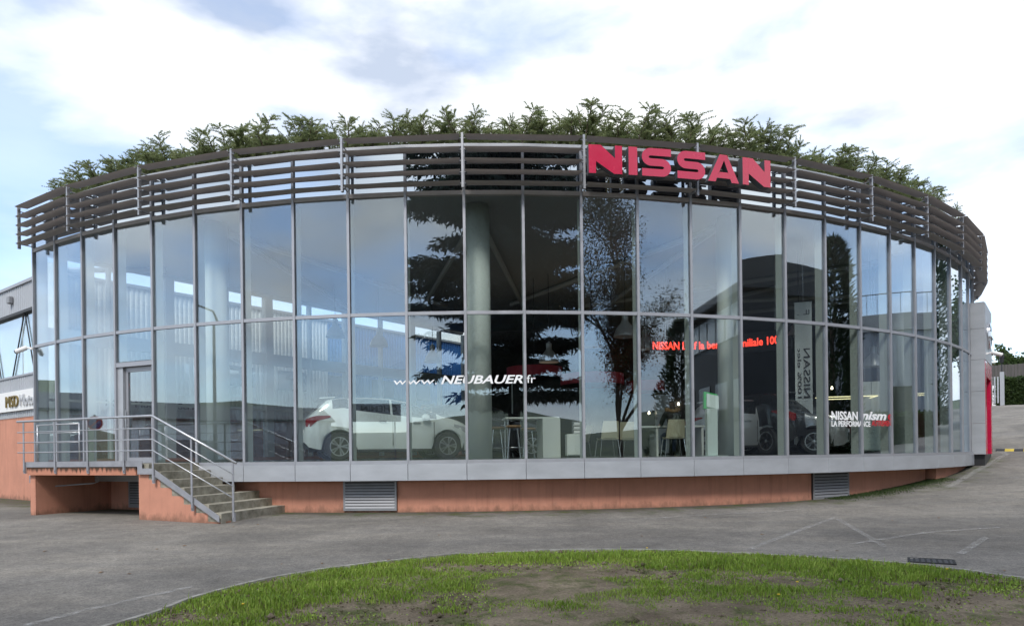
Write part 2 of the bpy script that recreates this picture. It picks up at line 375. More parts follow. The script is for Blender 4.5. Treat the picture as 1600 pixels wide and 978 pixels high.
def axis(dense0, dense1, step, far):
    a = list(np.arange(dense0, dense1 + 1e-6, step)); lo, hi = [], []; s = step; x = dense0
    while x > -far: s *= 1.28; x -= s; lo.append(x)
    s = step; x = dense1
    while x < far: s *= 1.28; x += s; hi.append(x)
    return np.array(lo[::-1] + a + hi)
ax, ay = axis(-16, 34, 0.5, 420), axis(-4, 52, 0.5, 420)
GX, GY = np.meshgrid(ax, ay); nx = len(ax)
V = np.stack([GX, GY, ground_z(GX, GY)], -1).reshape(-1, 3)
ii = (np.arange(len(ay) - 1)[:, None] * nx + np.arange(nx - 1)[None]).ravel()
gm = np_mesh('ground', V, np.stack([ii, ii + 1, ii + 1 + nx, ii + nx], 1), None, M['asphalt'])
gm.polygons.foreach_set('use_smooth', [True] * len(gm.polygons))
tag(place('ground', gm), kind='structure')

# ---- grass island in front of (and behind) the camera, with its concrete edging
kerb_px = [(180, 978), (300, 938), (400, 912), (480, 897), (560, 886), (640, 877), (720, 869), (800, 865), (880, 862.5), (960, 862), (1040, 863), (1120, 866), (1200, 869.5), (1280, 874), (1360, 879.5), (1440, 886.5), (1520, 895), (1600, 906)]
kp = [at_ground(*q) for q in kerb_px]
kp = [Vector((p.x, p.y, 0)) for p in kp]
bnd = [Vector((-15, -16, 0)), Vector((-11, -7, 0)), Vector((-7.2, 0, 0)), Vector((-4.6, 3.6, 0))] + kp + [Vector((7.2, 5.6, 0)), Vector((9.5, 1.5, 0)), Vector((12.5, -6, 0)), Vector((17, -16, 0)), Vector((16, -27, 0)), Vector((4, -33, 0)), Vector((-10, -27, 0))]
def catmull(P, n):
    o = []; m = len(P)
    for i in range(m):
        a, b, c, d = P[i - 1], P[i], P[(i + 1) % m], P[(i + 2) % m]
        for k in range(n):
            t = k / n; o.append(0.5 * ((2 * b) + (c - a) * t + (2 * a - 5 * b + 4 * c - d) * t * t + (3 * b - a - 3 * c + d) * t ** 3))
    return o
bd = catmull(bnd, 8)
bx = np.array([p.x for p in bd]); by = np.array([p.y for p in bd])
from mathutils import noise as mnoise
def nz(x, y, s, o=0.0): return mnoise.noise(Vector((x * s + o, y * s - o, o * 0.37)))
ctr = (1.0, -6.0)
def soil_h(x, y, edge):
    h = 0.025 + 0.05 * nz(x, y, 0.6, 3) + 0.022 * nz(x, y, 2.1, 8) + 0.010 * nz(x, y, 6.0, 5)
    return h * min(1.0, 0.25 + edge * 5.0) - 0.012
ringf = [1.0 - 0.995 * (k / 70) ** 1.25 for k in range(71)]
V = []; nb = len(bd)
for f in ringf:
    for p in bd:
        x = ctr[0] + (p.x - ctr[0]) * f; y = ctr[1] + (p.y - ctr[1]) * f
        V.append((x, y, gz(x, y) + 0.02 + soil_h(x, y, 1 - f)))
Q = [(r * nb + i, (r + 1) * nb + i, (r + 1) * nb + (i + 1) % nb, r * nb + (i + 1) % nb) for r in range(70) for i in range(nb)]
def soil_material():
    m = bpy.data.materials.new('bare_soil'); m.use_nodes = True; t = m.node_tree; b = t.nodes['Principled BSDF']; lk = t.links.new
    g = N(t, 'ShaderNodeNewGeometry')
    def noise(s, det=7, r=0.65):
        n = N(t, 'ShaderNodeTexNoise'); n.inputs['Scale'].default_value = s; n.inputs['Detail'].default_value = det; n.inputs['Roughness'].default_value = r; lk(g.outputs['Position'], n.inputs['Vector']); return n.outputs[0]
    r = N(t, 'ShaderNodeValToRGB'); e = r.color_ramp.elements; e[0].position = 0.3; e[0].color = (0.13, 0.098, 0.066, 1); e[1].position = 0.72; e[1].color = (0.34, 0.275, 0.19, 1); lk(noise(1.6), r.inputs[0])
    gmix = N(t, 'ShaderNodeMix', data_type='RGBA'); f = N(t, 'ShaderNodeMapRange'); f.inputs[1].default_value = 0.5; f.inputs[2].default_value = 0.64; f.inputs[4].default_value = 0.75; lk(noise(2.8), f.inputs[0])
    lk(f.outputs[0], gmix.inputs[0]); lk(r.outputs[0], gmix.inputs[6]); gmix.inputs[7].default_value = (0.075, 0.10, 0.02, 1)
    fine = N(t, 'ShaderNodeValToRGB'); fine.color_ramp.elements[0].position = 0.3; fine.color_ramp.elements[0].color = (0.6, 0.6, 0.6, 1); fine.color_ramp.elements[1].position = 0.7; fine.color_ramp.elements[1].color = (1.3, 1.3, 1.3, 1); lk(noise(38, 4, 0.7), fine.inputs[0])
    mm = N(t, 'ShaderNodeMix', data_type='RGBA', blend_type='MULTIPLY'); mm.inputs[0].default_value = 1; lk(gmix.outputs[2], mm.inputs[6]); lk(fine.outputs[0], mm.inputs[7]); lk(mm.outputs[2], b.inputs['Base Color'])
    b.inputs['Roughness'].default_value = 0.9; b.inputs['Specular IOR Level'].default_value = 0.25
    bp = N(t, 'ShaderNodeBump'); bp.inputs['Strength'].default_value = 0.9; bp.inputs['Distance'].default_value = 0.04; lk(noise(9, 8, 0.7), bp.inputs['Height']); lk(bp.outputs[0], b.inputs['Normal'])
    return m
M['soil'] = soil_material()
sm_ = np_mesh('soil', V, Q, None, M['soil']); sm_.polygons.foreach_set('use_smooth', [True] * len(sm_.polygons))
tag(place('soil', sm_), kind='structure')
M['edging'] = mat('edging_concrete', (0.24, 0.225, 0.195), 0.9, 0, 0.2, 6, 0.4, 60, 0.2, col2=(0.42, 0.40, 0.36))
kerbroot = empty('kerb', (bd[0].x, bd[0].y, gz(bd[0].x, bd[0].y))); tag(kerbroot, kind='structure')
# edging stones, about a metre each, in the stretch that shows
acc = [Vector((p.x, p.y, 0)) for p in bd]; acc.append(acc[0])
stones = []; cur = [acc[0]]; ln = 0
for a, b in zip(acc[:-1], acc[1:]):
    cur.append(b); ln += (b - a).length
    if ln > 0.95: stones.append(cur); cur = [b]; ln = 0
rnd = random.Random(4)
for st in stones:
    P = []
    for i, p in enumerate(st):
        d = (st[min(i + 1, len(st) - 1)] - st[max(i - 1, 0)]).normalized(); n = Vector((-d.y, d.x, 0))
        if i == 0: p = p + d * 0.006
        if i == len(st) - 1: p = p - d * 0.006
        P.append((p, n))
    b_ = MB(); h = 0.045 + rnd.uniform(-0.008, 0.01)
    rg = []
    for p, n in P:
        zz = gz(p.x, p.y); rg.append([(p.x + n.x * 0.005, p.y + n.y * 0.005, zz - 0.1), (p.x + n.x * 0.005, p.y + n.y * 0.005, zz + h - 0.008), (p.x - n.x * 0.004, p.y - n.y * 0.004, zz + h), (p.x - n.x * 0.055, p.y - n.y * 0.055, zz + h), (p.x - n.x * 0.06, p.y - n.y * 0.06, zz - 0.1)])
    sgn = 1
    b_.rings(rg, True)
    b_.build('edging_stone', M['edging'], kerbroot)

# ---- faded paint on the asphalt
def paint_material():
    m = bpy.data.materials.new('faded_paint'); m.use_nodes = True; t = m.node_tree; b = t.nodes['Principled BSDF']; lk = t.links.new
    b.inputs['Base Color'].default_value = (0.55, 0.54, 0.51, 1); b.inputs['Roughness'].default_value = 0.85
    g = N(t, 'ShaderNodeNewGeometry'); n = N(t, 'ShaderNodeTexNoise'); n.inputs['Scale'].default_value = 9; n.inputs['Detail'].default_value = 8; n.inputs['Roughness'].default_value = 0.75; lk(g.outputs['Position'], n.inputs['Vector'])
    r = N(t, 'ShaderNodeMapRange'); r.inputs[1].default_value = 0.45; r.inputs[2].default_value = 0.72; r.inputs[3].default_value = 0.05; r.inputs[4].default_value = 0.72; lk(n.outputs[0], r.inputs[0]); lk(r.outputs[0], b.inputs['Alpha'])
    return m
M['paint'] = paint_material()
marks = [[(1010, 811), (1070, 806.5), (1128, 803)], [(1128, 803), (1200, 800), (1255, 796)], [(1172, 858), (1240, 832), (1305, 808.5)], [(1305, 808.5), (1345, 832), (1384, 855)], [(1330, 850), (1450, 832), (1560, 824)], [(40, 978), (150, 950), (300, 917)], [(1500, 866), (1540, 840)], [(1480, 762), (1530, 733), (1562, 715)], [(1562, 715), (1573, 709), (1560, 704)]]
for k, pl in enumerate(marks):
    P = [at_ground(*q) for q in pl]; pts = []
    for a, b in zip(P[:-1], P[1:]):
        for j in range(10): pts.append(a.lerp(b, j / 10))
    pts.append(P[-1]); V = []
    w = 0.05 if k < 7 else 0.09
    for i, p in enumerate(pts):
        d = pts[min(i + 1, len(pts) - 1)] - pts[max(i - 1, 0)]; d.z = 0; d.normalize(); n = Vector((-d.y, d.x, 0))
        for s in (-1, 1):
            q = p + n * s * w; V.append((q.x, q.y, gz(q.x, q.y) + 0.009))
    Q = [(2 * i, 2 * i + 1, 2 * i + 3, 2 * i + 2) for i in range(len(pts) - 1)]
    tag(place('road_marking', np_mesh('road_marking', V, Q, None, M['paint'])), kind='structure')

# ---- distant wooded hills all round
rng = np.random.default_rng(7)
na, nr = 220, 5
V = []
for j in range(nr):
    for i in range(na):
        a = 2 * math.pi * i / na; r = 230 + j * 40
        h = 0 if j == 0 else (7 + 8.5 * j) * (0.6 + 0.6 * mnoise.noise(Vector((math.cos(a) * 2.2, math.sin(a) * 2.2, 1.3)))) + 1.6 * mnoise.noise(Vector((math.cos(a) * 22, math.sin(a) * 22, j)))
        x, y = r * math.cos(a), r * math.sin(a); V.append((x, y, gz(x, y) + h - 0.5))
Q = [(j * na + i, j * na + (i + 1) % na, (j + 1) * na + (i + 1) % na, (j + 1) * na + i) for j in range(nr - 1) for i in range(na)]
M['wood'] = mat('far_woods', (0.035, 0.05, 0.028), 0.95, 0, 0.3, 0.12, 0.0, col2=(0.075, 0.09, 0.04))
hm = np_mesh('hills', V, Q, None, M['wood']); tag(place('hills', hm), kind='structure')

# ================================================================ THE SHOWROOM
show = empty('car_showroom', (0, CY - RR, 0), 0, 'long curved glass showroom with grey louvred top and terracotta base', 'building')
NB = 28                                           # glazed bays
AP = RR * math.cos(DT / 2); BW = 2 * RR * math.sin(DT / 2)
def facet(i):
    th = th_of(i + 0.5); return arc(th, AP), th
def bay_obj(name, me, i):
    o, th = facet(i); return place(name, me, show, (o.x, o.y, 0), th)
hw = BW / 2
def bx_mesh(name, m, *boxes, bev=0.0):
    b = MB()
    for q in boxes: b.box(*q, bev=bev)
    return b.mesh(name, m)
me_lo = bx_mesh('pane', M['glass'], (-hw + .028, hw - .028, -.006, .006, 1.085, Z_MID - .03))
me_up = bx_mesh('pane', M['glass'], (-hw + .028, hw - .028, -.006, .006, Z_MID + .03, Z_TOP - .035))
me_sp = bx_mesh('clerestory_pane', M['spandrel'], (-hw + .028, hw - .028, -.006, .006, Z_TOP + .035, Z_CAP - .05))
me_tr = bx_mesh('transom', M['alu'], (-hw + .026, hw - .026, -.035, .045, Z_MID - .034, Z_MID + .034))
me_tt = bx_mesh('top_transom', M['alu_dark'], (-hw + .026, hw - .026, -.035, .06, Z_TOP - .045, Z_TOP + .042))
me_cap = bx_mesh('parapet_cap', M['fascia'], (-hw - .004, hw + .004, -.06, .30, Z_CAP - .055, Z_CAP + .005))
me_sl = bx_mesh('sill', M['alu'], (-hw + .001, hw - .001, -.05, .07, Z_SILLB + .002, 1.088))
me_fa = bx_mesh('fascia_panel', M['fascia'], (-hw - .001, hw - .006, -.066, .40, Z_FASB, Z_SILLB), bev=0.003)
DOOR = 3; prng = random.Random(21)
for i in range(NB):
    for me_, nm_ in ((me_lo, 'pane'), (me_up, 'pane'), (me_sp, 'clerestory_pane')):
        if me_ is me_lo and i == DOOR: continue
        o_ = bay_obj(nm_, me_, i); o_.rotation_euler[2] += prng.uniform(-.0035, .0035)      # panes never sit perfectly true
    bay_obj('transom', me_tr, i); bay_obj('top_transom', me_tt, i); bay_obj('parapet_cap', me_cap, i); bay_obj('sill', me_sl, i); bay_obj('fascia_panel', me_fa, i)
b = MB(); b.box(-.027, .027, -.047, .055, 1.09, Z_CAP - .06); me_mu = b.mesh('mullion', M['alu'])
b = MB(); b.box(-.024, .024, .057, .25, 1.092, Z_TOP - .08); me_fin = b.mesh('glazing_fin', M['fin'])
for i in range(NB + 1):
    p = arc(th_of(i), RR); place('mullion', me_mu, show, (p.x, p.y, 0), th_of(i)); place('glazing_fin', me_fin, show, (p.x, p.y, 0), th_of(i))
# base wall, slightly set back
def arc_wall(name, m, r0, r1, z0, z1, i0, i1, n=None, parent=show, zfun=None):
    n = n or int((i1 - i0) * 2); rg = []
    for k in range(n + 1):
        th = th_of(i0 + (i1 - i0) * k / n); a, c = arc(th, r0), arc(th, r1)
        rg.append([(a.x, a.y, z0), (a.x, a.y, z1), (c.x, c.y, z1), (c.x, c.y, z0)])
    return MB().rings(rg, True).build(name, m, parent)
arc_wall('base_wall', M['terra'], RR - 0.35, RR - 0.6, -0.6, Z_FASB + .2, 0.05, 21.2)
arc_wall('base_pier', M['terra'], RR - 0.12, RR - 0.62, -0.2, Z_FASB - .004, 21.3, 26)
# inside: floor, ceiling, roof slab, back walls
A_ = arc(th_of(0), RR); RF = Vector((0.629, 0.777, 0)).normalized(); RN = Vector((0.777, -0.629, 0)).normalized()
B_ = A_ + RF * 16.6; C_ = Vector((17.5, 27.6, 0)); E_ = arc(th_of(NB), RR)
def plan(off): return [arc(th_of(NB * k / 56), RR - off) for k in range(57)] + [Vector((C_.x - off, C_.y - off, 0)), Vector((B_.x, B_.y - off, 0))]
def slab(name, m, z0, z1, off):
    P = plan(off); b = MB(); b.prism([(p.x, p.y) for p in P], lambda q: (q[0], q[1], z0), lambda q: (q[0], q[1], z1)); return b.build(name, m, show)
slab('floor', M['floor'], 0.70, Z_FLOOR, 0.07)
slab('ceiling', M['ceil'], 6.56, 6.62, 0.10)
slab('roof', M['roof'], 7.0, 7.2, 0.32)
def wall_box(name, m, a, bb, z0, z1, th=0.2, parent=show, off=0.0):
    d = (bb - a); ln = d.length; d.normalize(); b = MB()
    b.T = Matrix.Translation((a.x, a.y, 0)) @ Matrix.Rotation(math.atan2(d.y, d.x), 4, 'Z')
    b.box(0, ln, off, off + th, z0, z1); return b.build(name, m, parent)
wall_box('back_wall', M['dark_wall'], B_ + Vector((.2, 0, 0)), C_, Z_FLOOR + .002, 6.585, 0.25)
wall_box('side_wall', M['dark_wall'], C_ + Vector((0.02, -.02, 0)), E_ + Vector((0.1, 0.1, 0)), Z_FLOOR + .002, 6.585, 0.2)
wall_box('parapet_wall', M['fascia'], A_, B_, 6.64, Z_CAP, 0.2)
wall_box('parapet_wall', M['fascia'], B_ + Vector((.2, 0, 0)), C_, 6.64, Z_CAP, 0.25)
# rear glazed wall on the left (runs back alongside the neighbouring building): posts, rails, panes
ang = math.atan2(RF.y, RF.x); T_ = Matrix.Translation((A_.x, A_.y, 0)) @ Matrix.Rotation(ang, 4, 'Z')
b = MB(); b.T = T_; b.box(0.08, 16.6, 0.0, 0.25, -0.5, Z_FLOOR + .10); b.build('rear_plinth', M['terra'], show)
b = MB(); b.T = T_; b.box(0.10, 16.58, 0.02, 0.22, 6.485, 6.585); b.build('rear_lintel', M['wall_in'], show)
b = MB(); b.T = T_; b.box(0.10, 16.58, 0.04, 0.20, 4.25, 4.62); b.build('rear_transom', M['wall_in'], show)
pw = 1.66
for k in range(11):
    x = 0.16 + pw * k
    w = 0.28 if k % 2 == 0 else 0.07
    b = MB(); b.T = T_; b.box(x - w / 2 + .02, x + w / 2, 0.0, 0.24, Z_FLOOR + .105, 6.48); b.build('rear_post', M['wall_in'], show)
    if k < 10:
        w2 = 0.07 if k % 2 == 0 else 0.28
        for z0, z1 in ((1.2, 4.245), (4.625, 6.48)):
            b = MB(); b.T = T_; b.box(x + w / 2 + .004, x + pw - w2 / 2 + .01, 0.11, 0.118, z0, z1); b.build('rear_pane', M['glass'], show)
        b = MB(); b.T = T_; b.box(x + w / 2 + .004, x + pw - w2 / 2 + .01, 0.06, 0.17, 2.72, 2.78); b.build('rear_rail', M['fin'], show)
# ceiling beams and interior columns
for k, cpx in enumerate((88, 338, 747, 1139, 1408, 1497)):
    p = at_arc(cpx, 480, RR - 0.9); th = arc_theta(p)
    MB().lathe([(0.27, 0.0), (0.27, 5.46)], 28, p.x, p.y, Z_FLOOR + .001).build('column', M['column'], show, 'all')
    for off in (-0.22, 0.22):
        q = arc(th, RR - 1.2); r2 = Vector((1.5 + 2.2 * (k - 3), 28.0 - abs(k - 3) * 0.6, 0))
        d = (r2 - q); d.normalize(); n = Vector((-d.y, d.x, 0)); L_ = min((r2 - q).length, 9.5)
        if k == 0: L_ = 2.0
        bb = q + d * L_ + n * off * 8
        MB().tube([(q.x, q.y, 6.47), (bb.x, bb.y, 6.47)], 0.075, 6).build('ceiling_beam', M['beam'], show)
# ---- sun screen: brackets every second bay, five blades between
SO = 0.33
me_rail = None
scr = MB()
for i in range(0, 31, 2):
    th = th_of(i)
    for z in (7.44, 6.62):
        a, c = arc(th, RR + .05), arc(th, RR + SO - 0.02); scr.tube([(a.x, a.y, z), (c.x, c.y, z)], 0.014, 6)
screen = scr.build('sun_screen', M['alu'], show)
b = MB(); b.box(-.022, .022, -.035, .035, 6.50, 7.585)
for z in (6.61, 6.835, 7.06, 7.285, 7.51): b.box(-.07, .07, -.012, .012, z - .028, z - .016)
me_br = b.mesh('bracket', M['alu'])
b = MB(); b.box(-.016, .016, 0.03, 0.30, 6.52, 7.45); me_arm = b.mesh('bracket_plate', M['alu_dark'])
for i in range(0, 31, 2):
    p = arc(th_of(i), RR + SO); place('bracket', me_br, screen, (p.x, p.y, 0), th_of(i))
ch = 2 * (RR + SO) * math.sin(DT); apo = (RR + SO) * math.cos(DT)
b = MB()
hl = ch / 2 - 0.045
def blade(z, wi):
    b = MB()
    prof = [(-.11, -.004), (-.06, .010), (.04, .014), (.14, .004), (.145, -.002), (.04, -.012), (-.06, -.016)]
    prof = [(y * wi, q) for y, q in prof]
    b.rings([[(-hl + (0.05 if y > 0 else 0), y, z + q) for y, q in prof], [(hl - (0.05 if y > 0 else 0), y, z + q) for y, q in prof]], True); return b.mesh('louvre_blade', M['alu_dark'])
blades = [blade(z, w) for z, w in ((6.61, 1), (6.835, 1), (7.06, 1), (7.285, 1), (7.53, 1.08))]
for i in range(0, 30, 2):
    th = th_of(i + 1); p = arc(th, apo)
    for me in blades: place('louvre_blade', me, screen, (p.x, p.y, 0), th)
# ---- vents in the base wall
def vent(px0, px1, py0, py1, nsl):
    a, c = at_arc(px0, py1, RR - .35), at_arc(px1, py1, RR - .35); tm = (arc_theta(a) + arc_theta(c)) / 2
    w = (c - a).length; z0 = min(a.z, c.z); z1 = Z_FASB - 0.004; o = arc(tm, RR - .35)
    f = MB(); f.box(-w / 2, w / 2, -.05, -.035, z0, z0 + .045); f.box(-w / 2, w / 2, -.05, -.035, z1 - .03, z1)
    for s in (-1, 1): f.box(s * w / 2, s * (w / 2 - .04), -.05, -.035, z0 + .045, z1 - .03)
    f.mat(1).box(-w / 2, w / 2, -.034, .02, z0, z1)
    fr = f.build('vent_grille', [M['vent'], M['black']], show, False, (o.x, o.y, 0), tm)
    hgt = (z1 - z0 - .085) / nsl
    s = MB(); s.rings([[(x, -.058, 0), (x, -.052, 0.003), (x, -.036, hgt * .72), (x, -.042, hgt * .70)] for x in (-w / 2 + .041, w / 2 - .041)], True); sm = s.mesh('slat', M['vent'])
    for k in range(nsl):
        place('slat', sm, fr, (o.x, o.y, z0 + .048 + k * hgt), tm)
vent(538, 621, 752, 797, 9); vent(1268, 1324, 740, 777, 8); vent(204, 226, 752, 792, 9)

# ---- entrance door bay
o, th = facet(DOOR); Td = Matrix.Translation((o.x, o.y, 0)) @ Matrix.Rotation(th, 4, 'Z')
def dpart(name, m, *boxes, parent=show):
    b = MB(); b.T = Td
    for q in boxes: b.box(*q)
    return b.build(name, m, parent)
dpart('pane', M['glass'], (-hw + .028, hw - .028, -.006, .006, 3.40, Z_MID - .03))
dpart('door_head', M['alu'], (-hw + .026, hw - .026, -.04, .14, 3.28, 3.38))
dpart('door_reveal', M['fascia'], (-hw + .028, -hw + .20, .0, .14, 1.092, 3.278))
dpart('door_reveal', M['fascia'], (hw - .085, hw - .026, .0, .14, 1.092, 3.278))
door = dpart('door', M['alu'], (-hw + .21, -hw + .29, .06, .12, 1.10, 3.27), (hw - .165, hw - .09, .06, .12, 1.10, 3.27), (-hw + .291, hw - .166, .06, .12, 3.17, 3.27), (-hw + .291, hw - .166, .06, .12, 1.10, 1.22))
dpart('door_pane', M['glass'], (-hw + .292, hw - .167, .086, .094, 1.221, 3.169), parent=door)
b = MB(); b.T = Td; b.tube([(-hw + .25, .015, 1.9), (-hw + .25, .015, 2.3)], .014, 8); b.tube([(-hw + .25, .06, 1.95), (-hw + .25, .015, 1.95)], .01, 6); b.build('handle', M['steel'], door)

# ---- entrance portal at the right end
thp = 0.878; po = arc(thp, RR); Tp = Matrix.Translation((po.x, po.y, 0)) @ Matrix.Rotation(thp, 4, 'Z')
portal = empty('entrance_portal', (po.x, po.y, 1.0), thp, 'tall grey panelled entrance portal with red doorway at the end of the showroom', 'entrance')
def ppart(name, m, *boxes, parent=portal, bev=0.0):
    b = MB(); b.T = Tp
    for q in boxes: b.box(*q, bev=bev)
    return b.build(name, m, parent)
zz = [1.0, 1.95, 2.93, 3.9, 4.85, 5.66]
for z0, z1 in zip(zz[:-1], zz[1:]): ppart('side_panel', M['fascia'], (0, .10, -.36, .0, z0 + .004, z1 - .004))
ppart('front_panel', M['fascia'], (0.103, 2.5, -.38, -.10, 3.9, 5.655))
ppart('doorway', M['red'], (0.103, .45, -.37, -.05, 1.0, 3.88), (2.1, 2.5, -.37, -.05, 1.0, 3.88), (.45, 2.1, -.37, -.05, 3.4, 3.88))
ppart('plinth', M['black'], (.12, 2.4, -.33, -.02, 0.55, .995))
b = MB(); b.T = Tp @ Matrix.Translation((1.25, -.40, 4.75)) @ Matrix.Rotation(R_(90), 4, 'X')
b.rings([[((q) * math.cos(2 * math.pi * k / 36), q * math.sin(2 * math.pi * k / 36), zq) for k in range(36)] for q, zq in ((.42, -.02), (.42, .05), (.33, .05), (.33, -.02))]); b.box(-.55, .55, -.07, .07, 0, .09)
b.build('emblem', M['chrome'], portal)
# ribbed metal wall behind the portal
b = MB(); a0, a1 = Vector((16.75, 23.9, 0)), Vector((19.75, 27.5, 0)); d = (a1 - a0).normalized(); nn = Vector((d.y, -d.x, 0))
prof = []; z = 0.4
while z < 6.2: prof += [(0, z), (.045, z + .03), (.045, z + .14), (0, z + .17)]; z += .2
rg = [[(p.x + nn.x * q, p.y + nn.y * q, zq) for q, zq in prof] + [(p.x - nn.x * .3, p.y - nn.y * .3, 6.2), (p.x - nn.x * .3, p.y - nn.y * .3, .4)] for p in (a0, a1)]
b.rings(rg, True); o_ = b.build('siding_wall', M['clad_grey'], show)
# ================================================================ LETTERING
def text_geo(body, h, ext=0.003, bold=0.0, shear=0.0, width=None, spacing=1.0, res=3):
    """flat text as (verts, faces): x along, y up from the baseline, z thickness; cap height h"""
    cu = bpy.data.curves.new('t', 'FONT'); cu.body = body; cu.size = 1.0; cu.extrude = 0.5; cu.offset = bold; cu.shear = shear; cu.resolution_u = res; cu.space_character = spacing
    ob = bpy.data.objects.new('t', cu); C.objects.link(ob)
    me = bpy.data.meshes.new_from_object(ob); V = np.empty(len(me.vertices) * 3); me.vertices.foreach_get('co', V); V = V.reshape(-1, 3)
    F = [tuple(p.vertices) for p in me.polygons]
    bpy.data.objects.remove(ob); bpy.data.curves.remove(cu); bpy.data.meshes.remove(me)
    k = h / 0.70; V[:, 0] -= V[:, 0].min(); V[:, :2] *= k
    if width: V[:, 0] *= width / V[:, 0].max()
    V[:, 2] *= 2 * ext
    return V, F
def mapped(name, V, F, fn, m, parent):
    me = bpy.data.meshes.new(name); me.from_pydata([tuple(fn(v)) for v in V], [], F); me.materials.append(m); return place(name, me, parent)
def on_facade(s, z, off):
    i = max(0, min(NB - 1e-6, s / BW)); k = int(i); f = i - k; o, th = facet(k); u = (f - .5) * BW
    return Vector((o.x + math.cos(th) * u + math.sin(th) * off, o.y + math.sin(th) * u - math.cos(th) * off, z))
def facade_text(name, body, px0, px1, py, h, m, **kw):
    a, c = at_arc(px0, py, RR), at_arc(px1, py, RR); s0 = (arc_theta(a) - TH0) / DT * BW; s1 = (arc_theta(c) - TH0) / DT * BW; z0 = (a.z + c.z) / 2
    V, F = text_geo(body, h, 0.001, width=s1 - s0, **kw)
    return mapped(name, V, F, lambda v: on_facade(s0 + v[0], z0 + v[1], 0.010 + v[2]), m, show)
facade_text('window_lettering', 'www.', 615, 683, 600.5, 0.135, M['vinyl'], shear=0.1)
facade_text('window_lettering', 'NEUBAUER', 689, 817, 599, 0.165, M['vinyl'], shear=0.28, bold=0.022)
facade_text('window_lettering', '.fr', 819, 837, 598, 0.165, M['vinyl'], shear=0.0)
facade_text('window_lettering', 'NISSAN', 1299, 1340, 655.5, 0.19, M['vinyl'], bold=0.03)
facade_text('window_lettering', 'nism', 1345, 1385, 655.5, 0.20, M['vinyl'], bold=0.035, shear=0.3)
facade_text('window_lettering', 'o', 1387, 1395, 655.5, 0.20, M['vinyl_red'], bold=0.035, shear=0.15)
facade_text('window_lettering', 'LA PERFORMANCE', 1299, 1360, 666, 0.125, M['vinyl'], bold=0.03)
facade_text('window_lettering', 'AUTREMENT', 1362, 1395, 665, 0.125, M['vinyl_red'], bold=0.03)

# ---- red raised sign letters in front of the louvres
def stroke_poly(path, t):
    P = [Vector((x, y)) for x, y in path]; l, r = [], []
    for i, p in enumerate(P):
        d = (P[min(i + 1, len(P) - 1)] - P[max(i - 1, 0)]).normalized(); n = Vector((-d.y, d.x)); l.append(p + n * t / 2); r.append(p - n * t / 2)
    return l, r
def arcp(cx, cy, rx, ry, a0, a1, n=10): return [(cx + rx * math.cos(R_(a0 + (a1 - a0) * k / n)), cy + ry * math.sin(R_(a0 + (a1 - a0) * k / n))) for k in range(n + 1)]
H_ = 0.56
def letter_shape(ch, w):
    """list of convex-ish quads in 2D (x right 0..w, y up 0..H_)"""
    h = H_
    if ch == 'N':
        t = w * .215
        return [[(0, 0), (t, 0), (t, h), (0, h)], [(w - t, 0), (w, 0), (w, h), (w - t, h)], [(t, h), (t, h * .42), (w - t - .02, 0), (w - t, 0), (w - t, h * .55), (t + .10, h)]]
    if ch == 'I': return [[(0, 0), (w, 0), (w, h), (0, h)]]
    if ch == 'A':
        return [[(0, 0), (w * .24, 0), (w * .52, h * .80), (w * .62, h), (w * .38, h)], [(w * .76, 0), (w, 0), (w * .62, h), (w * .52, h * .80)], [(w * .28, h * .14), (w * .72, h * .14), (w * .645, h * .36), (w * .375, h * .36)]]
    if ch == 'S':
        t = h * .265; r = (h - t) / 4; x0, x1 = t / 2 + r * .2, w - t / 2 - r * .2
        top = h - t / 2; mid = h / 2; bot = t / 2
        path = [(w, top)] + arcp(x0 + r, (top + mid) / 2, r * 1.15, (top - mid) / 2, 90, 270, 12) + arcp(x1 - r, (mid + bot) / 2, r * 1.15, (mid - bot) / 2, 90, -90, 12) + [(0.01, bot)]
        l, r_ = stroke_poly(path, t)
        return [[tuple(r_[i]), tuple(r_[i + 1]), tuple(l[i + 1]), tuple(l[i])] for i in range(len(path) - 1)]
# several 2D pieces -> one clean outlined prism per letter
import bmesh
def letter_mesh(ch, w):
    b = MB(); bm = bmesh.new()
    for q, poly in enumerate(letter_shape(ch, w)):
        area = sum(poly[i][0] * poly[(i + 1) % len(poly)][1] - poly[(i + 1) % len(poly)][0] * poly[i][1] for i in range(len(poly)))
        if area < 0: poly = poly[::-1]
        e = 0.0004 * (q % 3)                        # overlapping pieces never share a plane
        nf = len(poly)
        front = [bm.verts.new((x - w / 2, -.15 - e, y)) for x, y in poly]; back = [bm.verts.new((x - w / 2, e, y)) for x, y in poly]
        f = bm.faces.new(front); f.material_index = 0
        bm.faces.new(back[::-1]).material_index = 1
        for i in range(nf):
            j = (i + 1) % nf; bm.faces.new((front[j], front[i], back[i], back[j])).material_index = 1
    me = bpy.data.meshes.new('letter'); bm.to_mesh(me); bm.free(); me.materials.append(M['red']); me.materials.append(M['letter_side']); return me
RL = RR + SO + 0.17
lets = [('N', 919, 971), ('I', 981, 994.5), ('S', 1001, 1047), ('S', 1056, 1100), ('A', 1104, 1152), ('N', 1158, 1201)]
s0p = at_arc(1060, 260, RL)
sign = empty('raised_sign', (s0p.x, s0p.y, 6.76), 0, 'row of big red raised capital letters fixed to the grey louvres', 'sign')
zl = 6.70
fixm = MB()
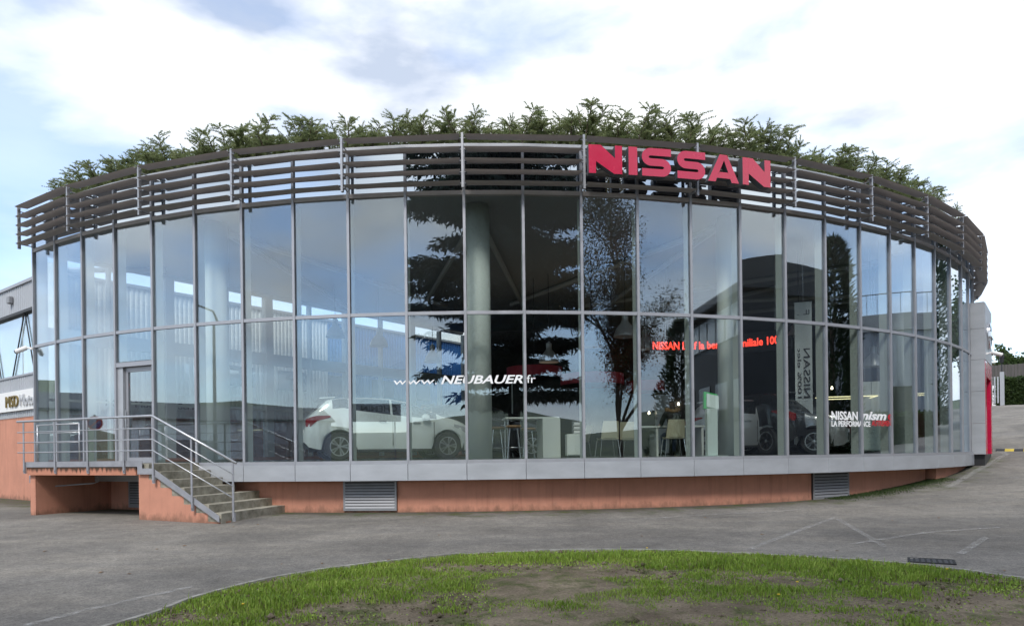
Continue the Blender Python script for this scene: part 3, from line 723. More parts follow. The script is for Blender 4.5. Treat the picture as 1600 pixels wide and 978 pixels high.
for ch_, x0, x1 in lets:
    a, c = at_arc(x0, 262, RL + .1), at_arc(x1, 262, RL + .1); w = (c - a).length; tm = (arc_theta(a) + arc_theta(c)) / 2; p = arc(tm, RL)
    lo = place('letter', letter_mesh(ch_, w), sign, (p.x, p.y, zl), tm)
    f = MB()
    f.T = Matrix.Translation((p.x, p.y, zl)) @ Matrix.Rotation(tm, 4, 'Z')
    for z in (0.10, .34):
        f.box(-w * .4, w * .4, 0.012, 0.045, z, z + .03)
    f.build('fixing', M['alu_dark'], sign)

# ================================================================ LANDING, STEPS AND RAILING
def loc(u, v, z): return Td @ Vector((u, -v, z))
def uz(u, v): p = loc(u, v, 0); return gz(p.x, p.y)
def vin(u, r, off): return off - u * u / (2 * r)
steps = empty('entrance_steps', tuple(loc(0.8, 0.7, 0)), th, 'concrete entrance landing and steps on terracotta walls below the glass door', 'steps')
def sprism(name, m, poly, z0, z1, parent=steps):       # plan polygon (u, v)
    b = MB(); b.prism([(u, -v) for u, v in poly][::-1], lambda q: Td @ Vector((q[0], q[1], z0)), lambda q: Td @ Vector((q[0], q[1], z1))); return b.build(name, m, parent)
def svert(name, m, poly, v0, v1, parent=steps):        # side polygon (u, z)
    b = MB(); b.prism(poly, lambda q: Td @ Vector((q[0], -v0, q[1])), lambda q: Td @ Vector((q[0], -v1, q[1]))); return b.build(name, m, parent)
def u_at_px(px, v, z):
    lo, hi = -6.0, 8.0
    for _ in range(50):
        m = (lo + hi) / 2; p = loc(m, v, z); q = Vector((p.x, p.y, 0)); fx = p.x * math.cos(YAW) - p.y * math.sin(YAW); fy = p.x * math.sin(YAW) + p.y * math.cos(YAW)
        u_, v_ = FPX * fx / fy, -FPX * (p.z - CAM_H) / fy; x = 800 + math.cos(ROLL) * u_ + math.sin(ROLL) * v_
        if x < px: lo = m
        else: hi = m
    return m
VF = 1.40; U1 = 2.10; RUN = .308; RIS = .156
U0 = u_at_px(37, VF + .06, 1.09); UP = u_at_px(48, VF - .02, 0.1)
print('U0', U0, UP)
us = [U0 + (U1 - U0) * k / 12 for k in range(13)]
sprism('landing_slab', M['concrete'], [(u - .16 * VF * max(0, (u - 1.0) / (U1 - 1.0)), vin(u, 19.24, .075)) for u in us] + [(U1, VF), (U0, VF)], .90, 1.086)
svert('front_beam', M['terra_stain'], [(U0 + .1, .865), (1.80, .865), (1.80, 1.035), (U0 + .1, 1.035)], VF + .004, VF + .05)
svert('edge_plate', M['steel_dull'], [(U0, 1.035), (1.86, 1.035), (1.86, .885), (2.26, .885), (3.98, .0), (3.98, .115), (2.29, 1.0), (1.99, 1.0), (1.99, 1.15), (U0, 1.15)], VF + .052, VF + .064)
svert('side_plate', M['steel_dull'], [(U0 - .012, 1.035), (U0, 1.035), (U0, 1.15), (U0 - .012, 1.15)], .1, VF + .064)
sprism('side_wall', M['terra'], [(UP, -.4), (UP + .17, -.4), (UP + .17, VF - .02), (UP, VF - .02)], -.25, .899)
poly = [(1.82, -.25), (U1 + 6 * RUN, -.25)]
zt_ = lambda k: 1.09 - RIS * k
prof = []
for k in range(6, 0, -1): prof += [(U1 + k * RUN - .001, zt_(k) - RIS - .0), (U1 + (k - 1) * RUN, zt_(k) - RIS)]
svert('stair_wall', M['terra'], poly + prof + [(U1, .90 - .002), (1.82, .90 - .002)], 1.14, VF)
sprism('inner_wall', M['dark_wall'], [(1.82, -.32), (1.98, -.32), (1.98, 1.13), (1.82, 1.13)], -.25, .898)
for k in range(1, 7):
    ua, ub = U1 + (k - 1) * RUN, U1 + k * RUN; zt = zt_(k); nn_ = (lambda u: vin(u, 19.24, .085)) if zt > .55 else (lambda u: vin(u, 18.8, -.345))
    sprism('step', M['concrete'], [(ua - .16 * (VF - nn_(ua)), nn_(ua - .2)), (ub + .02 - .16 * (VF - nn_(ub)), nn_(ub - .2)), (ub + .02, VF - .004), (ua, VF - .004)], max(-.25, zt - RIS + .001) if k < 6 else -.25, zt)
# railing
VR = VF + .085
rail = empty('railing', tuple(loc(0.8, VR, .95)), th, 'galvanised steel handrail with three bars along the landing and down the steps', 'railing')
def rtube(name, pts, r, parent=rail, m='steel'): return MB().tube([loc(*p) for p in pts], r, 8).build(name, M[m], parent, 'all')
up = [u_at_px(x, VR, 1.5) for x in (37, 85, 136, 192.5)]; uc = u_at_px(238.4, VR, 1.5); ue = u_at_px(364, VR, .8); um = u_at_px(299, VR, 1.2)
zr = [2.02, 1.785, 1.565, 1.35]; slope = (1.09 - 2.02) / (u_at_px(369, VR, 1.1) - uc)
uL = u_at_px(27, VR, 2.0)
rtube('handrail', [(uL, VR, zr[0]), (uc, VR, zr[0]), (u_at_px(369, VR, 1.1), VR, 1.09)], .024)
for z in zr[1:]: rtube('rail', [(uL, VR, z), (uc, VR, z), (ue, VR, z + slope * (ue - uc))], .0115)
def post(u, z0, z1):
    b = MB(); b.T = Td @ Matrix.Translation((u, -VR, 0)); b.box(-.022, .022, -.006, .006, z0, z1 - .02); o = b.build('post', M['steel_dull'], rail)
    b = MB(); b.T = Td @ Matrix.Translation((u, -VR, 0)); b.box(-.03, .03, .007, .03, z0 - .03, z0 + .12)
    b.tube([(0, -.02, z0 + .03), (0, 0.0, z0 + .03)], .012, 6); b.build('foot_bracket', M['steel_dull'], o)
for u in up: post(u, .93, zr[0])
post(uc, .74, zr[0]); post(um, 2.0 + slope * (um - uc) - 1.33, zr[0] + slope * (um - uc)); post(ue, .06, zr[0] + slope * (ue - uc))
# guard rail returning along the glass
grd = empty('guard_frame', tuple(loc(-1.5, 1.18, 1.09)), th, 'low steel guard frame standing on the landing beside the glass', 'railing')
ga, gb = u_at_px(41, 1.18, 1.5), u_at_px(124, 1.18, 1.5)
ga = max(ga, U0 + .03)
for z in (1.95, 1.77, 1.56, 1.36): rtube('rail', [(ga, 1.18, z), (gb, 1.18, z)], .014 if z > 1.9 else .009, grd)
for u in (ga, gb): rtube('post', [(u, 1.18, 1.087), (u, 1.18, 1.96)], .016, grd)
# conduit and box under the landing
b = MB(); b.T = Td; b.box(-1.86, -1.74, -1.20, -1.10, .68, .85, bev=.01); b.tube([(-1.8, -1.15, .68), (-1.8, -1.15, .62), (-1.72, -1.1, .58), (-.6, -.6, .66)], .016, 6); b.tube([(-.6, -.6, .66), (-.5, -.55, .70), (-.5, -.55, .899)], .012, 6)
o_ = b.build('conduit_box', M['vent'], steps)
# cctv cameras
def cctv(p, ang_z, label):
    e = empty('security_camera', tuple(p), ang_z, label, 'camera'); b = MB(); b.T = Matrix.Translation(p) @ Matrix.Rotation(ang_z, 4, 'Z')
    b.tube([(0, 0, 0), (0, -.16, .02)], .022, 8); b.lathe([(.0, -.03), (.045, -.03), (.045, .03), (0, .03)], 10); b.build('bracket', M['white'], e, True)
    b = MB(); b.T = Matrix.Translation(p) @ Matrix.Rotation(ang_z, 4, 'Z') @ Matrix.Translation((0, -.2, 0)) @ Matrix.Rotation(R_(20), 4, 'X')
    b.rings([[(.055 * s * math.cos(q), y, .06 * s * math.sin(q)) for q in [2 * math.pi * k / 12 for k in range(12)]] for y, s in ((.08, .5), (.05, 1), (-.2, 1), (-.22, .9))], True); o = b.build('housing', M['white'], e, True)
    b = MB(); b.T = Matrix.Translation(p) @ Matrix.Rotation(ang_z, 4, 'Z') @ Matrix.Translation((0, -.2, 0)) @ Matrix.Rotation(R_(20), 4, 'X')
    b.rings([[(.045 * math.cos(q), y, .05 * math.sin(q)) for q in [2 * math.pi * k / 12 for k in range(12)]] for y in (-.221, -.25)], True); b.build('lens', M['black'], e, True)
p = arc(th_of(0), RR + .055, 4.03); cctv(p - Vector((0.02, 0, 0)), th_of(0) - R_(55), 'white security camera on the corner mullion by the neighbouring building')
p = Tp @ Vector((.3, -.385, 4.1)); cctv(p, thp + R_(10), 'white security camera on the grey entrance portal')

# ================================================================ NEIGHBOURING BUILDING (LEFT)
C0 = Vector((-12.24, 19.88, 0)); LD = Vector((-0.777, 0.629, 0)); ZT = 6.36
nb_ = empty('workshop_building', (C0.x, C0.y, 0), 0, 'metal clad workshop with white sign band and terracotta base beside the showroom', 'building')
def face_T(o, d): return Matrix.Translation(o) @ Matrix.Rotation(math.atan2(d.y, d.x), 4, 'Z')
TL = face_T(C0 + LD * 17, -LD)      # left face: x 0..17 runs towards the corner, outside is -y
TR = face_T(C0, RF)                 # right face: x runs away from the corner, outside is -y
def corr(name, T, m, x0, x1, z0, z1, pitch=.15, dep=.035, parent=nb_):
    b = MB(); b.T = T; x = x0; prof = []
    while x < x1 - pitch * .5: prof += [(x, 0), (x + pitch * .15, -dep), (x + pitch * .55, -dep), (x + pitch * .70, 0)]; x += pitch
    prof += [(x1, 0), (x1, .12), (x0, .12)]
    b.rings([[(q, y, z) for q, y in prof] for z in (z0, z1)], True); return b.build(name, m, parent)
def nbox(name, T, m, *q, parent=nb_, bev=0.0):
    b = MB(); b.T = T
    for k in q: b.box(*k, bev=bev)
    return b.build(name, m, parent)
nbox('base_wall', TL, M['terra'], (0, 17, .0, .3, -.4, 2.46)); nbox('base_wall', TR, M['terra'], (.3, 30, .0, .3, -.4, 2.46))
corr('cladding', TL, M['clad_grey'], 0, 16.98, 2.462, 3.66); corr('cladding', TL, M['clad_grey'], 0, 16.98, 5.6, ZT)
corr('cladding', TR, M['clad_white'], .02, 9.4, 2.462, ZT); corr('cladding', TR, M['clad_blue'], 9.4, 30, 2.462, ZT)
nbox('roof_trim', TL, M['alu'], (-.02, 17.05, -.08, .2, ZT + .001, ZT + .09)); nbox('roof_trim', TR, M['alu'], (.21, 30, -.08, .2, ZT + .001, ZT + .09))
nbox('roof', TR, M['roof'], (.1, 30, .21, 16.9, ZT - .2, ZT - .05))
for k in range(8): nbox('window_pane', TL, M['glass'], (k * 2.1 + .04, k * 2.1 + 2.06, .05, .06, 3.72, 5.54))
nbox('window_back', TL, M['wall_in'], (0, 16.9, .14, .2, 3.6, 5.6))
nbox('window_head', TL, M['black'], (0, 17, -.06, .1, 5.52, 5.6)); nbox('window_sill', TL, M['alu'], (0, 17, -.06, .1, 3.662, 3.72))
for k in range(6):
    x = .2 + 2.75 * k; b = MB(); b.T = TL; b.tube([(x, 0.02, 3.72), (x + 1.0, 0.02, 5.52)], .02, 6); b.tube([(x + 1.75, 0.02, 3.72), (x + 1.06, 0.02, 5.52)], .02, 6); b.build('window_brace', M['black'], nb_)
band = nbox('sign_band', TL, M['white'], (6, 16.95, -.10, -.04, 2.66, 3.25))
M['gold'] = mat('gold_letter', (0.22, 0.16, 0.05), .45, .5); M['greyl'] = mat('pale_letter', (.55, .56, .58), .4, .3); M['darkl'] = mat('dark_letter', (.06, .06, .07), .5)
def sign_text(T, body, x, z, h, w, m, parent, y=-.104, ext=.02):
    V, F = text_geo(body, h, ext, bold=.0, width=w); return mapped('sign_letters', V, F, lambda v: T @ Vector((x + v[0], y - v[2] - ext, z + v[1])), m, parent)
sign_text(TL, 'MSD', 13.80, 2.78, .34, 1.02, M['gold'], nb_); sign_text(TL, 'Moto', 14.97, 2.78, .34, 1.05, M['greyl'], nb_)
nbox('sign_band', TR, M['white'], (1.2, 4.6, -.10, -.04, 2.62, 3.02)); sign_text(TR, 'BMW Motorrad Service', 1.35, 2.74, .19, 3.05, M['darkl'], nb_)
b = MB(); b.T = TL; b.box(14.05, 14.25, -.16, -.036, 5.9, 6.12, bev=.02); b.build('wall_lamp', M['vent'], nb_)
for k in range(5):
    x = 2.0 + 2.2 * k; nbox('window', TR, M['black'], (x + 3, x + 4.2, -.05, -.036, 3.6, 4.3))
# ================================================================ INSIDE THE SHOWROOM
def rr(b, T, *boxes, bev=0.0):
    b.T = T
    for q in boxes: b.box(*q, bev=bev)
    return b
ZF = Z_FLOOR + .001
def floor_pt(px, depth): p = at_depth(px, 700, depth); return Vector((p.x, p.y, ZF))
M['rim'] = mat('alloy_rim', (.55, .56, .57), .3, .8); M['lampred'] = mat('tail_lamp', (.25, .01, .015), .15, 0, coat=.8); M['lampclear'] = mat('headlamp', (.6, .62, .65), .08, .3, coat=1)
M['carglass'] = mat('car_glass', (.012, .014, .016), .03, 0, coat=.4); M['under'] = mat('car_underside', (.01, .01, .011), .9)
def build_car(name, label, paint, loc_, rz, group='cars on show inside', scale=(1, 1, 1)):
    """hatchback 4.0 m long, front towards +x, centred on its wheelbase"""
    root = empty(name, (0, 0, 0), 0, label, 'car', group)
    xs = sorted(set([round(-2.0 + .05 * k, 3) for k in range(81)]))
    xr, xf, wr = -1.26, 1.265, .365
    I = lambda x, P: float(np.interp(x, [p[0] for p in P], [p[1] for p in P]))
    top = [(-2.0, .60), (-1.96, .86), (-1.90, .98), (-1.82, 1.07), (-1.72, 1.17), (-1.58, 1.32), (-1.48, 1.385), (-1.2, 1.425), (-.6, 1.455), (-.1, 1.44), (.3, 1.37), (.6, 1.27), (.9, 1.13), (1.16, 1.02), (1.4, .97), (1.7, .87), (1.9, .74), (1.97, .62), (2.0, .5)]
    belt = [(-2.0, .58), (-1.95, .84), (-1.85, 1.0), (-1.5, 1.15), (-1.15, 1.18), (-.9, 1.13), (-.3, 1.06), (.3, 1.0), (.9, .95), (1.1, .93), (1.5, .86), (1.85, .70), (2.0, .46)]
    wid = [(-2.0, .60), (-1.9, .74), (-1.7, .82), (-1.3, .855), (-.3, .865), (.8, .862), (1.3, .855), (1.6, .80), (1.85, .68), (2.0, .50)]
    bot = [(-2.0, .42), (-1.9, .30), (-1.7, .25), (1.7, .20), (1.9, .22), (2.0, .30)]
    def section(x):
        zt, zb, w, z0 = I(x, top), I(x, belt), I(x, wid), I(x, bot)
        zb = min(zb, zt - .015)
        for cx in (xr, xf):
            d = abs(x - cx)
            if d < wr: z0 = max(z0, .32 + math.sqrt(wr * wr - d * d) * 1.0)
        zm = max(z0 + .02, .62)
        zb = max(zb, zm + .02)
        gh = max(0.0, zt - zb); wt = w - .04 - .30 * gh * .95; wt = max(.3, min(w - .03, wt))
        pts = [(w - .045, z0), (w - .008, z0 + (zm - z0) * .5), (w, zm), (w - .006, zm + (zb - zm) * .6), (w - .03, zb), (w - .04 - .26 * gh * .5, zb + gh * .5), (wt - .02, zb + gh * .86), (wt - .10, zt - gh * .05), (wt * .5, zt), (0, zt + .008)]
        return pts
    secs = [section(x) for x in xs]; n = len(secs[0]); 
    V = []; 
    for x, s in zip(xs, secs):
        full = [(x, -y, z) for y, z in s] + [(x, y, z) for y, z in reversed(s[:-1])]
        V += full
    m = 2 * n - 1; F = []; mi = []
    win = []; 
    for i in range(len(xs) - 1):
        xm = (xs[i] + xs[i + 1]) / 2; zt, zb = I(xm, top), I(xm, belt)
        for j in range(m - 1):
            f = (i * m + j, i * m + j + 1, (i + 1) * m + j + 1, (i + 1) * m + j)
            side = j if j < n - 1 else m - 2 - j          # 0 at the sill .. n-2 at the centre
            w_ = None
            if side in (4, 5) and zt - zb > .10 and -1.40 < xm < 1.0:
                if not (-1.05 < xm < -.98 or -.12 < xm < -.03 or xm < -1.40): w_ = 0
            if side in (6, 7, 8) and .33 < xm < 1.06: w_ = 1                    # windscreen
            if side in (6, 7, 8) and -1.76 < xm < -1.54: w_ = 2                 # rear screen
            if w_ is None: F.append(f)
            else: win.append((w_, f))
    for e in (0, len(xs) - 1):
        ring = [e * m + j for j in range(m)]; F.append(tuple(ring if e else ring[::-1]))
    def sub(nm, faces, mt, par):
        me = bpy.data.meshes.new(nm); used = sorted({v for f in faces for v in f}); mp_ = {v: k for k, v in enumerate(used)}
        me.from_pydata([V[v] for v in used], [], [tuple(mp_[v] for v in f)[::-1] for f in faces]); me.materials.append(mt)
        me.polygons.foreach_set('use_smooth', [True] * len(me.polygons)); me.set_sharp_from_angle(angle=R_(40)); return place(nm, me, par)
    body = sub('body', F, paint, root)
    for g, nm in ((1, 'windscreen'), (2, 'rear_screen')): sub(nm, [f for w_, f in win if w_ == g], M['carglass'], root)
    for sgn in (-1, 1):
        side = [f for w_, f in win if w_ == 0 and (sum(V[v][1] for v in f) * sgn) > 0]
        for a, c in ((-1.4, -1.0), (-1.0, -.08), (-.08, 1.05)):
            ff = [f for f in side if a < sum(V[v][0] for v in f) / 4 < c]
            if ff: sub('side_window', ff, M['carglass'], root)
        b = MB(); b.box(.62, .80, sgn * .84, sgn * 1.0, .92, 1.05, bev=.035); o = b.build('door_mirror', paint, root, True)
        b = MB()                                          # wrap-round lamps
        b.rings([[(-1.965 + d, sgn * y, z) for y, z in ((I(-1.965 + d, wid) + .006, z0), (I(-1.965 + d, wid) + .006, z1), (I(-1.965 + d, wid) - .06, z1), (I(-1.965 + d, wid) - .06, z0))] for d, z0, z1 in ((0, .76, .92), (.09, .76, .97), (.22, .88, 1.0), (.52, .97, 1.005))], True); b.build('tail_lamp', M['lampred'], root)
        b = MB(); b.rings([[(1.93 - d, sgn * y, z) for y, z in ((I(1.93 - d, wid) + .006, z0), (I(1.93 - d, wid) + .006, z1), (I(1.93 - d, wid) - .08, z1), (I(1.93 - d, wid) - .08, z0))] for d, z0, z1 in ((0, .56, .66), (.12, .58, .72), (.25, .66, .78), (.5, .77, .83))], True); b.build('headlight', M['lampclear'], root)
        b = MB(); b.box(-.38, -.20, sgn * .862, sgn * .885, .86, .89, bev=.006); b.box(.42, .60, sgn * .862, sgn * .885, .84, .87, bev=.006); b.build('door_handle', M['chrome'], root)
        for xd in (-.06, .92):                           # shut lines
            b = MB(); b.box(xd, xd + .012, sgn * .845, sgn * .8685, .34, .88); b.build('door_gap', M['black'], root)
        b = MB(); b.box(-.85, .85, sgn * .80, sgn * .862, .19, .25, bev=.01); b.build('sill_trim', M['black'], root)
    b = MB(); b.box(-1.75, 1.7, -.74, .74, .20, .62); b.build('underbody', M['under'], root)
    b = MB(); b.box(1.93, 2.012, -.42, .42, .34, .55, bev=.02); b.build('grille', M['black'], root)
    b = MB(); b.box(-2.02, -1.94, -.26, .26, .60, .71, bev=.008); b.build('number_plate', M['white'], root)
    b = MB(); b.prism([(-1.66, 1.40), (-1.30, 1.432), (-1.30, 1.452), (-1.64, 1.432)], lambda q: (q[0], .52, q[1]), lambda q: (q[0], -.52, q[1])); b.build('roof_spoiler', paint, root)
    # wheels
    t = MB(); t.T = Matrix.Rotation(R_(90), 4, 'X'); t.lathe([(.205, -.09), (.30, -.10), (.315, -.08), (.318, 0), (.315, .08), (.30, .10), (.205, .09)], 28)
    tm_ = t.mesh('tyre', M['rubber'], True)
    r_ = MB(); r_.T = Matrix.Rotation(R_(90), 4, 'X')
    for zz_ in (-.086, .086):
        s = 1 if zz_ > 0 else -1
        r_.mat(0)
        r_.rings([[(q * math.cos(a), q * math.sin(a), z) for a in [2 * math.pi * k / 28 for k in range(28)]] for q, z in ((.215, zz_), (.215, zz_ + .006 * s), (.195, zz_ + .006 * s), (.195, zz_ - .02 * s))])
        for k in range(10):
            a = 2 * math.pi * (k + (.22 if k % 2 else -.22) + .5) / 10; d = Vector((math.cos(a), math.sin(a), 0)); nn_ = Vector((-d.y, d.x, 0))
            P = [d * .03 + nn_ * .012, d * .20 + nn_ * .022, d * .20 - nn_ * .022, d * .03 - nn_ * .012]
            r_.prism([(p.x, p.y) for p in P], lambda q: (q[0], q[1], zz_ - .03 * s), lambda q: (q[0], q[1], zz_ + .004 * s))
        r_.lathe([(.001, zz_ - .02 * s), (.045, zz_ - .02 * s), (.04, zz_ + .01 * s), (.001, zz_ + .012 * s)], 14)
    r_.mat(1).lathe([(.205, -.068), (.205, .068)], 24)
    rm_ = r_.mesh('rim', [M['rim'], M['black']])
    for x in (xr, xf):
        for s in (-1, 1):
            w_ = place('wheel', tm_, root, (x, s * .755, .318)); place('rim', rm_, w_, (x, s * .755, .318))
    root.scale = scale
    root.location = loc_; root.rotation_euler = (0, 0, rz); return root
def paint(name, c, metal=0.1, rough=.28): return mat(name, c, rough, metal, coat=1.0)
# white hatchback by the glass: near-side wheels at the two pixels they show
pr, pf = floor_pt(526.5, 15.75), floor_pt(701, 16.75)
hd = (pf - pr).normalized(); lf = Vector((-hd.y, hd.x, 0)); mid = (pr + pf) / 2 + lf * .76
build_car('parked_car', 'white hatchback parked side-on behind the glass, facing the round column', paint('white_car_paint', (.72, .78, .76)), tuple(mid), math.atan2(hd.y, hd.x))
def car_at(lab, pt, px, d, deg, sc_=(1, 1, 1)): build_car('parked_car', lab, pt, tuple(floor_pt(px, d)), R_(deg), scale=sc_)
car_at('dark grey car behind the round column, by the bar table', paint('dark_car_paint', (.03, .032, .036)), 752, 19.4, 8)
car_at('black car with red tail lamps behind the round column and green topped kiosk', paint('black_car_paint', (.012, .012, .014)), 1172, 19.2, 118, (1.0, 1, 1.1))
car_at('dark green car standing behind the silver car', paint('green_car_paint', (.035, .05, .048)), 1232, 22.2, -12, (1.1, 1, 1.05))
car_at('silver car with its nose towards the hanging banner', paint('silver_car_paint', (.36, .37, .38), .5), 1196, 18.6, -30)
car_at('burgundy car behind the window lettering', paint('red_car_paint', (.10, .018, .03)), 1270, 21.2, -24)

# ---- chairs
M['shell'] = mat('beige_shell', (.50, .47, .33), .5, 0, .04, 4); M['tube'] = mat('chair_tube', (.62, .63, .64), .25, .9)
def build_chair():
    r = empty('chair', (0, 0, 0), 0, 'x', 'chair', 'beige chairs in the waiting area')
    b = MB(); P = []
    for k in range(9):
        t = k / 8; y = -.22 + .40 * t; z = .45 - .02 * math.sin(math.pi * t); P.append((y, z))
    b.rings([[(x, y, z) for x, z in ((-.22, zz - .008 + .02), (-.15, zz), (.15, zz), (.22, zz + .012), (.21, zz - .022), (-.21, zz - .022))] for y, zz in P], True); b.build('seat', M['shell'], r, True)
    b = MB(); rg = []
    for k in range(8):
        t = k / 7; z = .455 + .40 * t; y = -.22 - .11 * t; w = .215 - .03 * t * t
        rg.append([(-w, y + .02, z), (-w * .6, y, z), (w * .6, y, z), (w, y + .02, z), (w, y + .005, z), (w * .6, y - .016, z), (-w * .6, y - .016, z), (-w, y + .005, z)])
    b.rings(rg, True); b.build('backrest', M['shell'], r, True)
    for sx in (-1, 1):
        for y0, y1 in ((-.17, -.25), (.15, .22)):
            MB().tube([(sx * .17, y0, .43), (sx * .20, (y0 + y1) / 2, .41), (sx * .25, y1, .0)], .011, 6).build('leg', M['tube'], r)
    return r
ch0 = build_chair()
spots = [(949, 17.0, 8, 'beige chair with its back to the glass, beside the white cabinet'), (986, 17.6, -25, 'beige chair turned aside, partly behind a window post'), (1052, 16.6, 0, 'beige chair the person in the fur hood sits on'), (905, 19.5, 60, 'beige chair set back behind the white cabinet')]
for k, (px, d, deg, lab) in enumerate(spots):
    c = ch0 if k == 0 else copy_tree(ch0); p = floor_pt(px, d); c.location = p; c.rotation_euler = (0, 0, R_(deg)); c['label'] = lab
# ---- desks, cabinet, bar table, stools, kiosk
M['lam'] = mat('white_laminate', (.66, .70, .66), .4); M['seatdark'] = mat('stool_seat', (.05, .05, .05), .5); M['wood2'] = mat('oak_panel', (.26, .16, .08), .5, 0, .25, 3, stretch=(1, 1, .2)); M['burg'] = mat('burgundy_panel', (.10, .015, .03), .5)
p = floor_pt(868, 16.9); t = empty('bar_table', tuple(p), 0, 'white bar table with a slab end beside the white cabinet', 'table')
TT = Matrix.Translation(p) @ Matrix.Rotation(R_(6), 4, 'Z')
rr(MB(), TT, (-1.25, .02, -.4, .4, .92, .96)).build('tabletop', M['lam'], t); rr(MB(), TT, (-.38, .04, -.42, .42, 0, .919), bev=.006).build('slab_end', M['lam'], t)
for y in (-.3, .3): MB().tube([TT @ Vector((-1.18, y, 0)), TT @ Vector((-1.18, y, .92))], .02, 8).build('leg', M['tube'], t)
def stool(px, d, lab):
    p = floor_pt(px, d); e = empty('bar_stool', tuple(p), 0, lab, 'stool', 'bar stools'); T = Matrix.Translation(p)
    b = MB(); b.T = T; b.lathe([(.01, .70), (.17, .70), (.19, .73), (.17, .76), (.01, .765)], 18); b.build('seat', M['wood2'], e, True)
    for k in range(4):
        a = math.pi / 4 + k * math.pi / 2; MB().tube([T @ Vector((.12 * math.cos(a), .12 * math.sin(a), .70)), T @ Vector((.21 * math.cos(a), .21 * math.sin(a), 0))], .012, 6).build('leg', M['tube'], e)
    b = MB(); b.T = T; b.tube([(.185 * math.cos(2 * math.pi * k / 20), .185 * math.sin(2 * math.pi * k / 20), .25) for k in range(21)], .009, 6); b.build('footrest', M['tube'], e)
stool(777, 16.9, 'bar stool nearest the round column'); stool(803, 16.2, 'bar stool standing at the long side of the bar table'); stool(826, 17.9, 'bar stool behind the bar table')
p = floor_pt(898, 16.3); e = empty('cabinet', tuple(p), 0, 'low white cabinet carrying a brochure rack', 'cabinet'); TT = Matrix.Translation(p)
rr(MB(), TT, (-.20, .20, -.22, .22, .05, .54), bev=.005).build('carcass', M['lam'], e); rr(MB(), TT, (-.185, -.002, -.236, -.222, .07, .52), (.002, .185, -.236, -.222, .07, .52)).build('door', M['lam'], e); rr(MB(), TT, (-.18, .18, -.2, .2, 0, .049)).build('plinth', M['black'], e)
e2 = empty('brochure_rack', (p.x, p.y, p.z + .541), 0, 'small wire brochure rack standing on the white cabinet', 'rack'); T2 = Matrix.Translation((p.x + .06, p.y, p.z + .541))
rr(MB(), T2, (-.11, -.095, -.1, .1, 0, .30), (.095, .11, -.1, .1, 0, .30), (-.095, .095, .085, .1, 0, .30)).build('frame', M['tube'], e2)
for k in range(3): rr(MB(), T2, (-.093, .093, -.09, .08, .02 + k * .09, .03 + k * .09), (-.08, .08, -.095, -.09, .03 + k * .09, .085 + k * .09)).build('leaflet_shelf', M['white'], e2)
p = floor_pt(1112, 15.55); k0 = empty('information_kiosk', tuple(p), 0, 'pale green information kiosk with bright green tilted head by the glass', 'kiosk')
TT = Matrix.Translation(p) @ Matrix.Rotation(R_(10), 4, 'Z'); M['green'] = mat('kiosk_green', (.02, .42, .08), .35); M['kiosk'] = mat('kiosk_paint', (.62, .72, .68), .4)
rr(MB(), TT, (-.28, .28, -.2, .25, 0, .012)).build('base_plate', M['kiosk'], k0); rr(MB(), TT, (-.125, .125, -.06, .06, .013, 1.05), bev=.008).build('post', M['kiosk'], k0)
TK = TT @ Matrix.Translation((0.02, 0, 1.04)) @ Matrix.Rotation(R_(-28), 4, 'X') @ Matrix.Rotation(R_(14), 4, 'Y')
rr(MB(), TK, (-.14, .14, -.05, -.012, 0, .36), bev=.006).build('head', M['kiosk'], k0); rr(MB(), TK, (-.19, .13, -.011, .06, -.03, .43), bev=.008).build('screen_frame', M['green'], k0)
# reception desk beside the seated person
p = floor_pt(1022, 17.45); e = empty('desk', tuple(p), 0, 'white desk the seated person is leaning on', 'desk'); TT = Matrix.Translation(p)
rr(MB(), TT, (-.55, 1.15, -.4, .4, .70, .74)).build('desktop', M['lam'], e); rr(MB(), TT, (-.03, .02, -.38, .38, 0, .699)).build('panel_leg', M['lam'], e); rr(MB(), TT, (1.08, 1.13, -.38, .38, 0, .699)).build('panel_leg', M['lam'], e)
# ---- seated person, back to the window
pp = floor_pt(1052, 16.6)
M['coat'] = mat('dark_coat', (.012, .011, .012), .85, 0, .3, 12); M['fur'] = mat('hood_fur', (.20, .12, .055), .95, 0, .4, 40, .8, 90); M['jeans'] = mat('blue_jeans', (.03, .045, .09), .85); M['skin'] = mat('skin', (.48, .29, .21), .55); M['hair'] = mat('brown_hair', (.05, .03, .018), .7)
def skin_body(name, verts, edges, radii, mats, fn, loc_, rz, parent=None):
    me = bpy.data.meshes.new(name); me.from_pydata(verts, edges, []); ob = bpy.data.objects.new(name, me); C.objects.link(ob)
    sk = ob.modifiers.new('s', 'SKIN'); sk.use_smooth_shade = True; su = ob.modifiers.new('u', 'SUBSURF'); su.levels = 2; su.render_levels = 2
    sv = me.skin_vertices[0].data
    for k, r in enumerate(radii): sv[k].radius = (r, r) if not hasattr(r, '__len__') else r
    sv[0].use_root = True
    dg = bpy.context.evaluated_depsgraph_get(); dg.update()
    m2 = bpy.data.meshes.new_from_object(ob.evaluated_get(dg)); m2.name = name; bpy.data.objects.remove(ob)
    m2.materials.clear()
    for m_ in mats: m2.materials.append(m_)
    for f in m2.polygons: f.material_index = fn(f.center); f.use_smooth = True
    return place(name, m2, parent, loc_, rz)
vb = [(0, -.05, .50), (0, -.06, .68), (0, -.03, .86), (0, .02, 1.0), (0, .05, 1.09), (0, .09, 1.19), (0, .10, 1.29)]; rb = [.15, .145, .15, .13, .055, .095, .085]
eb = [(k, k + 1) for k in range(6)]
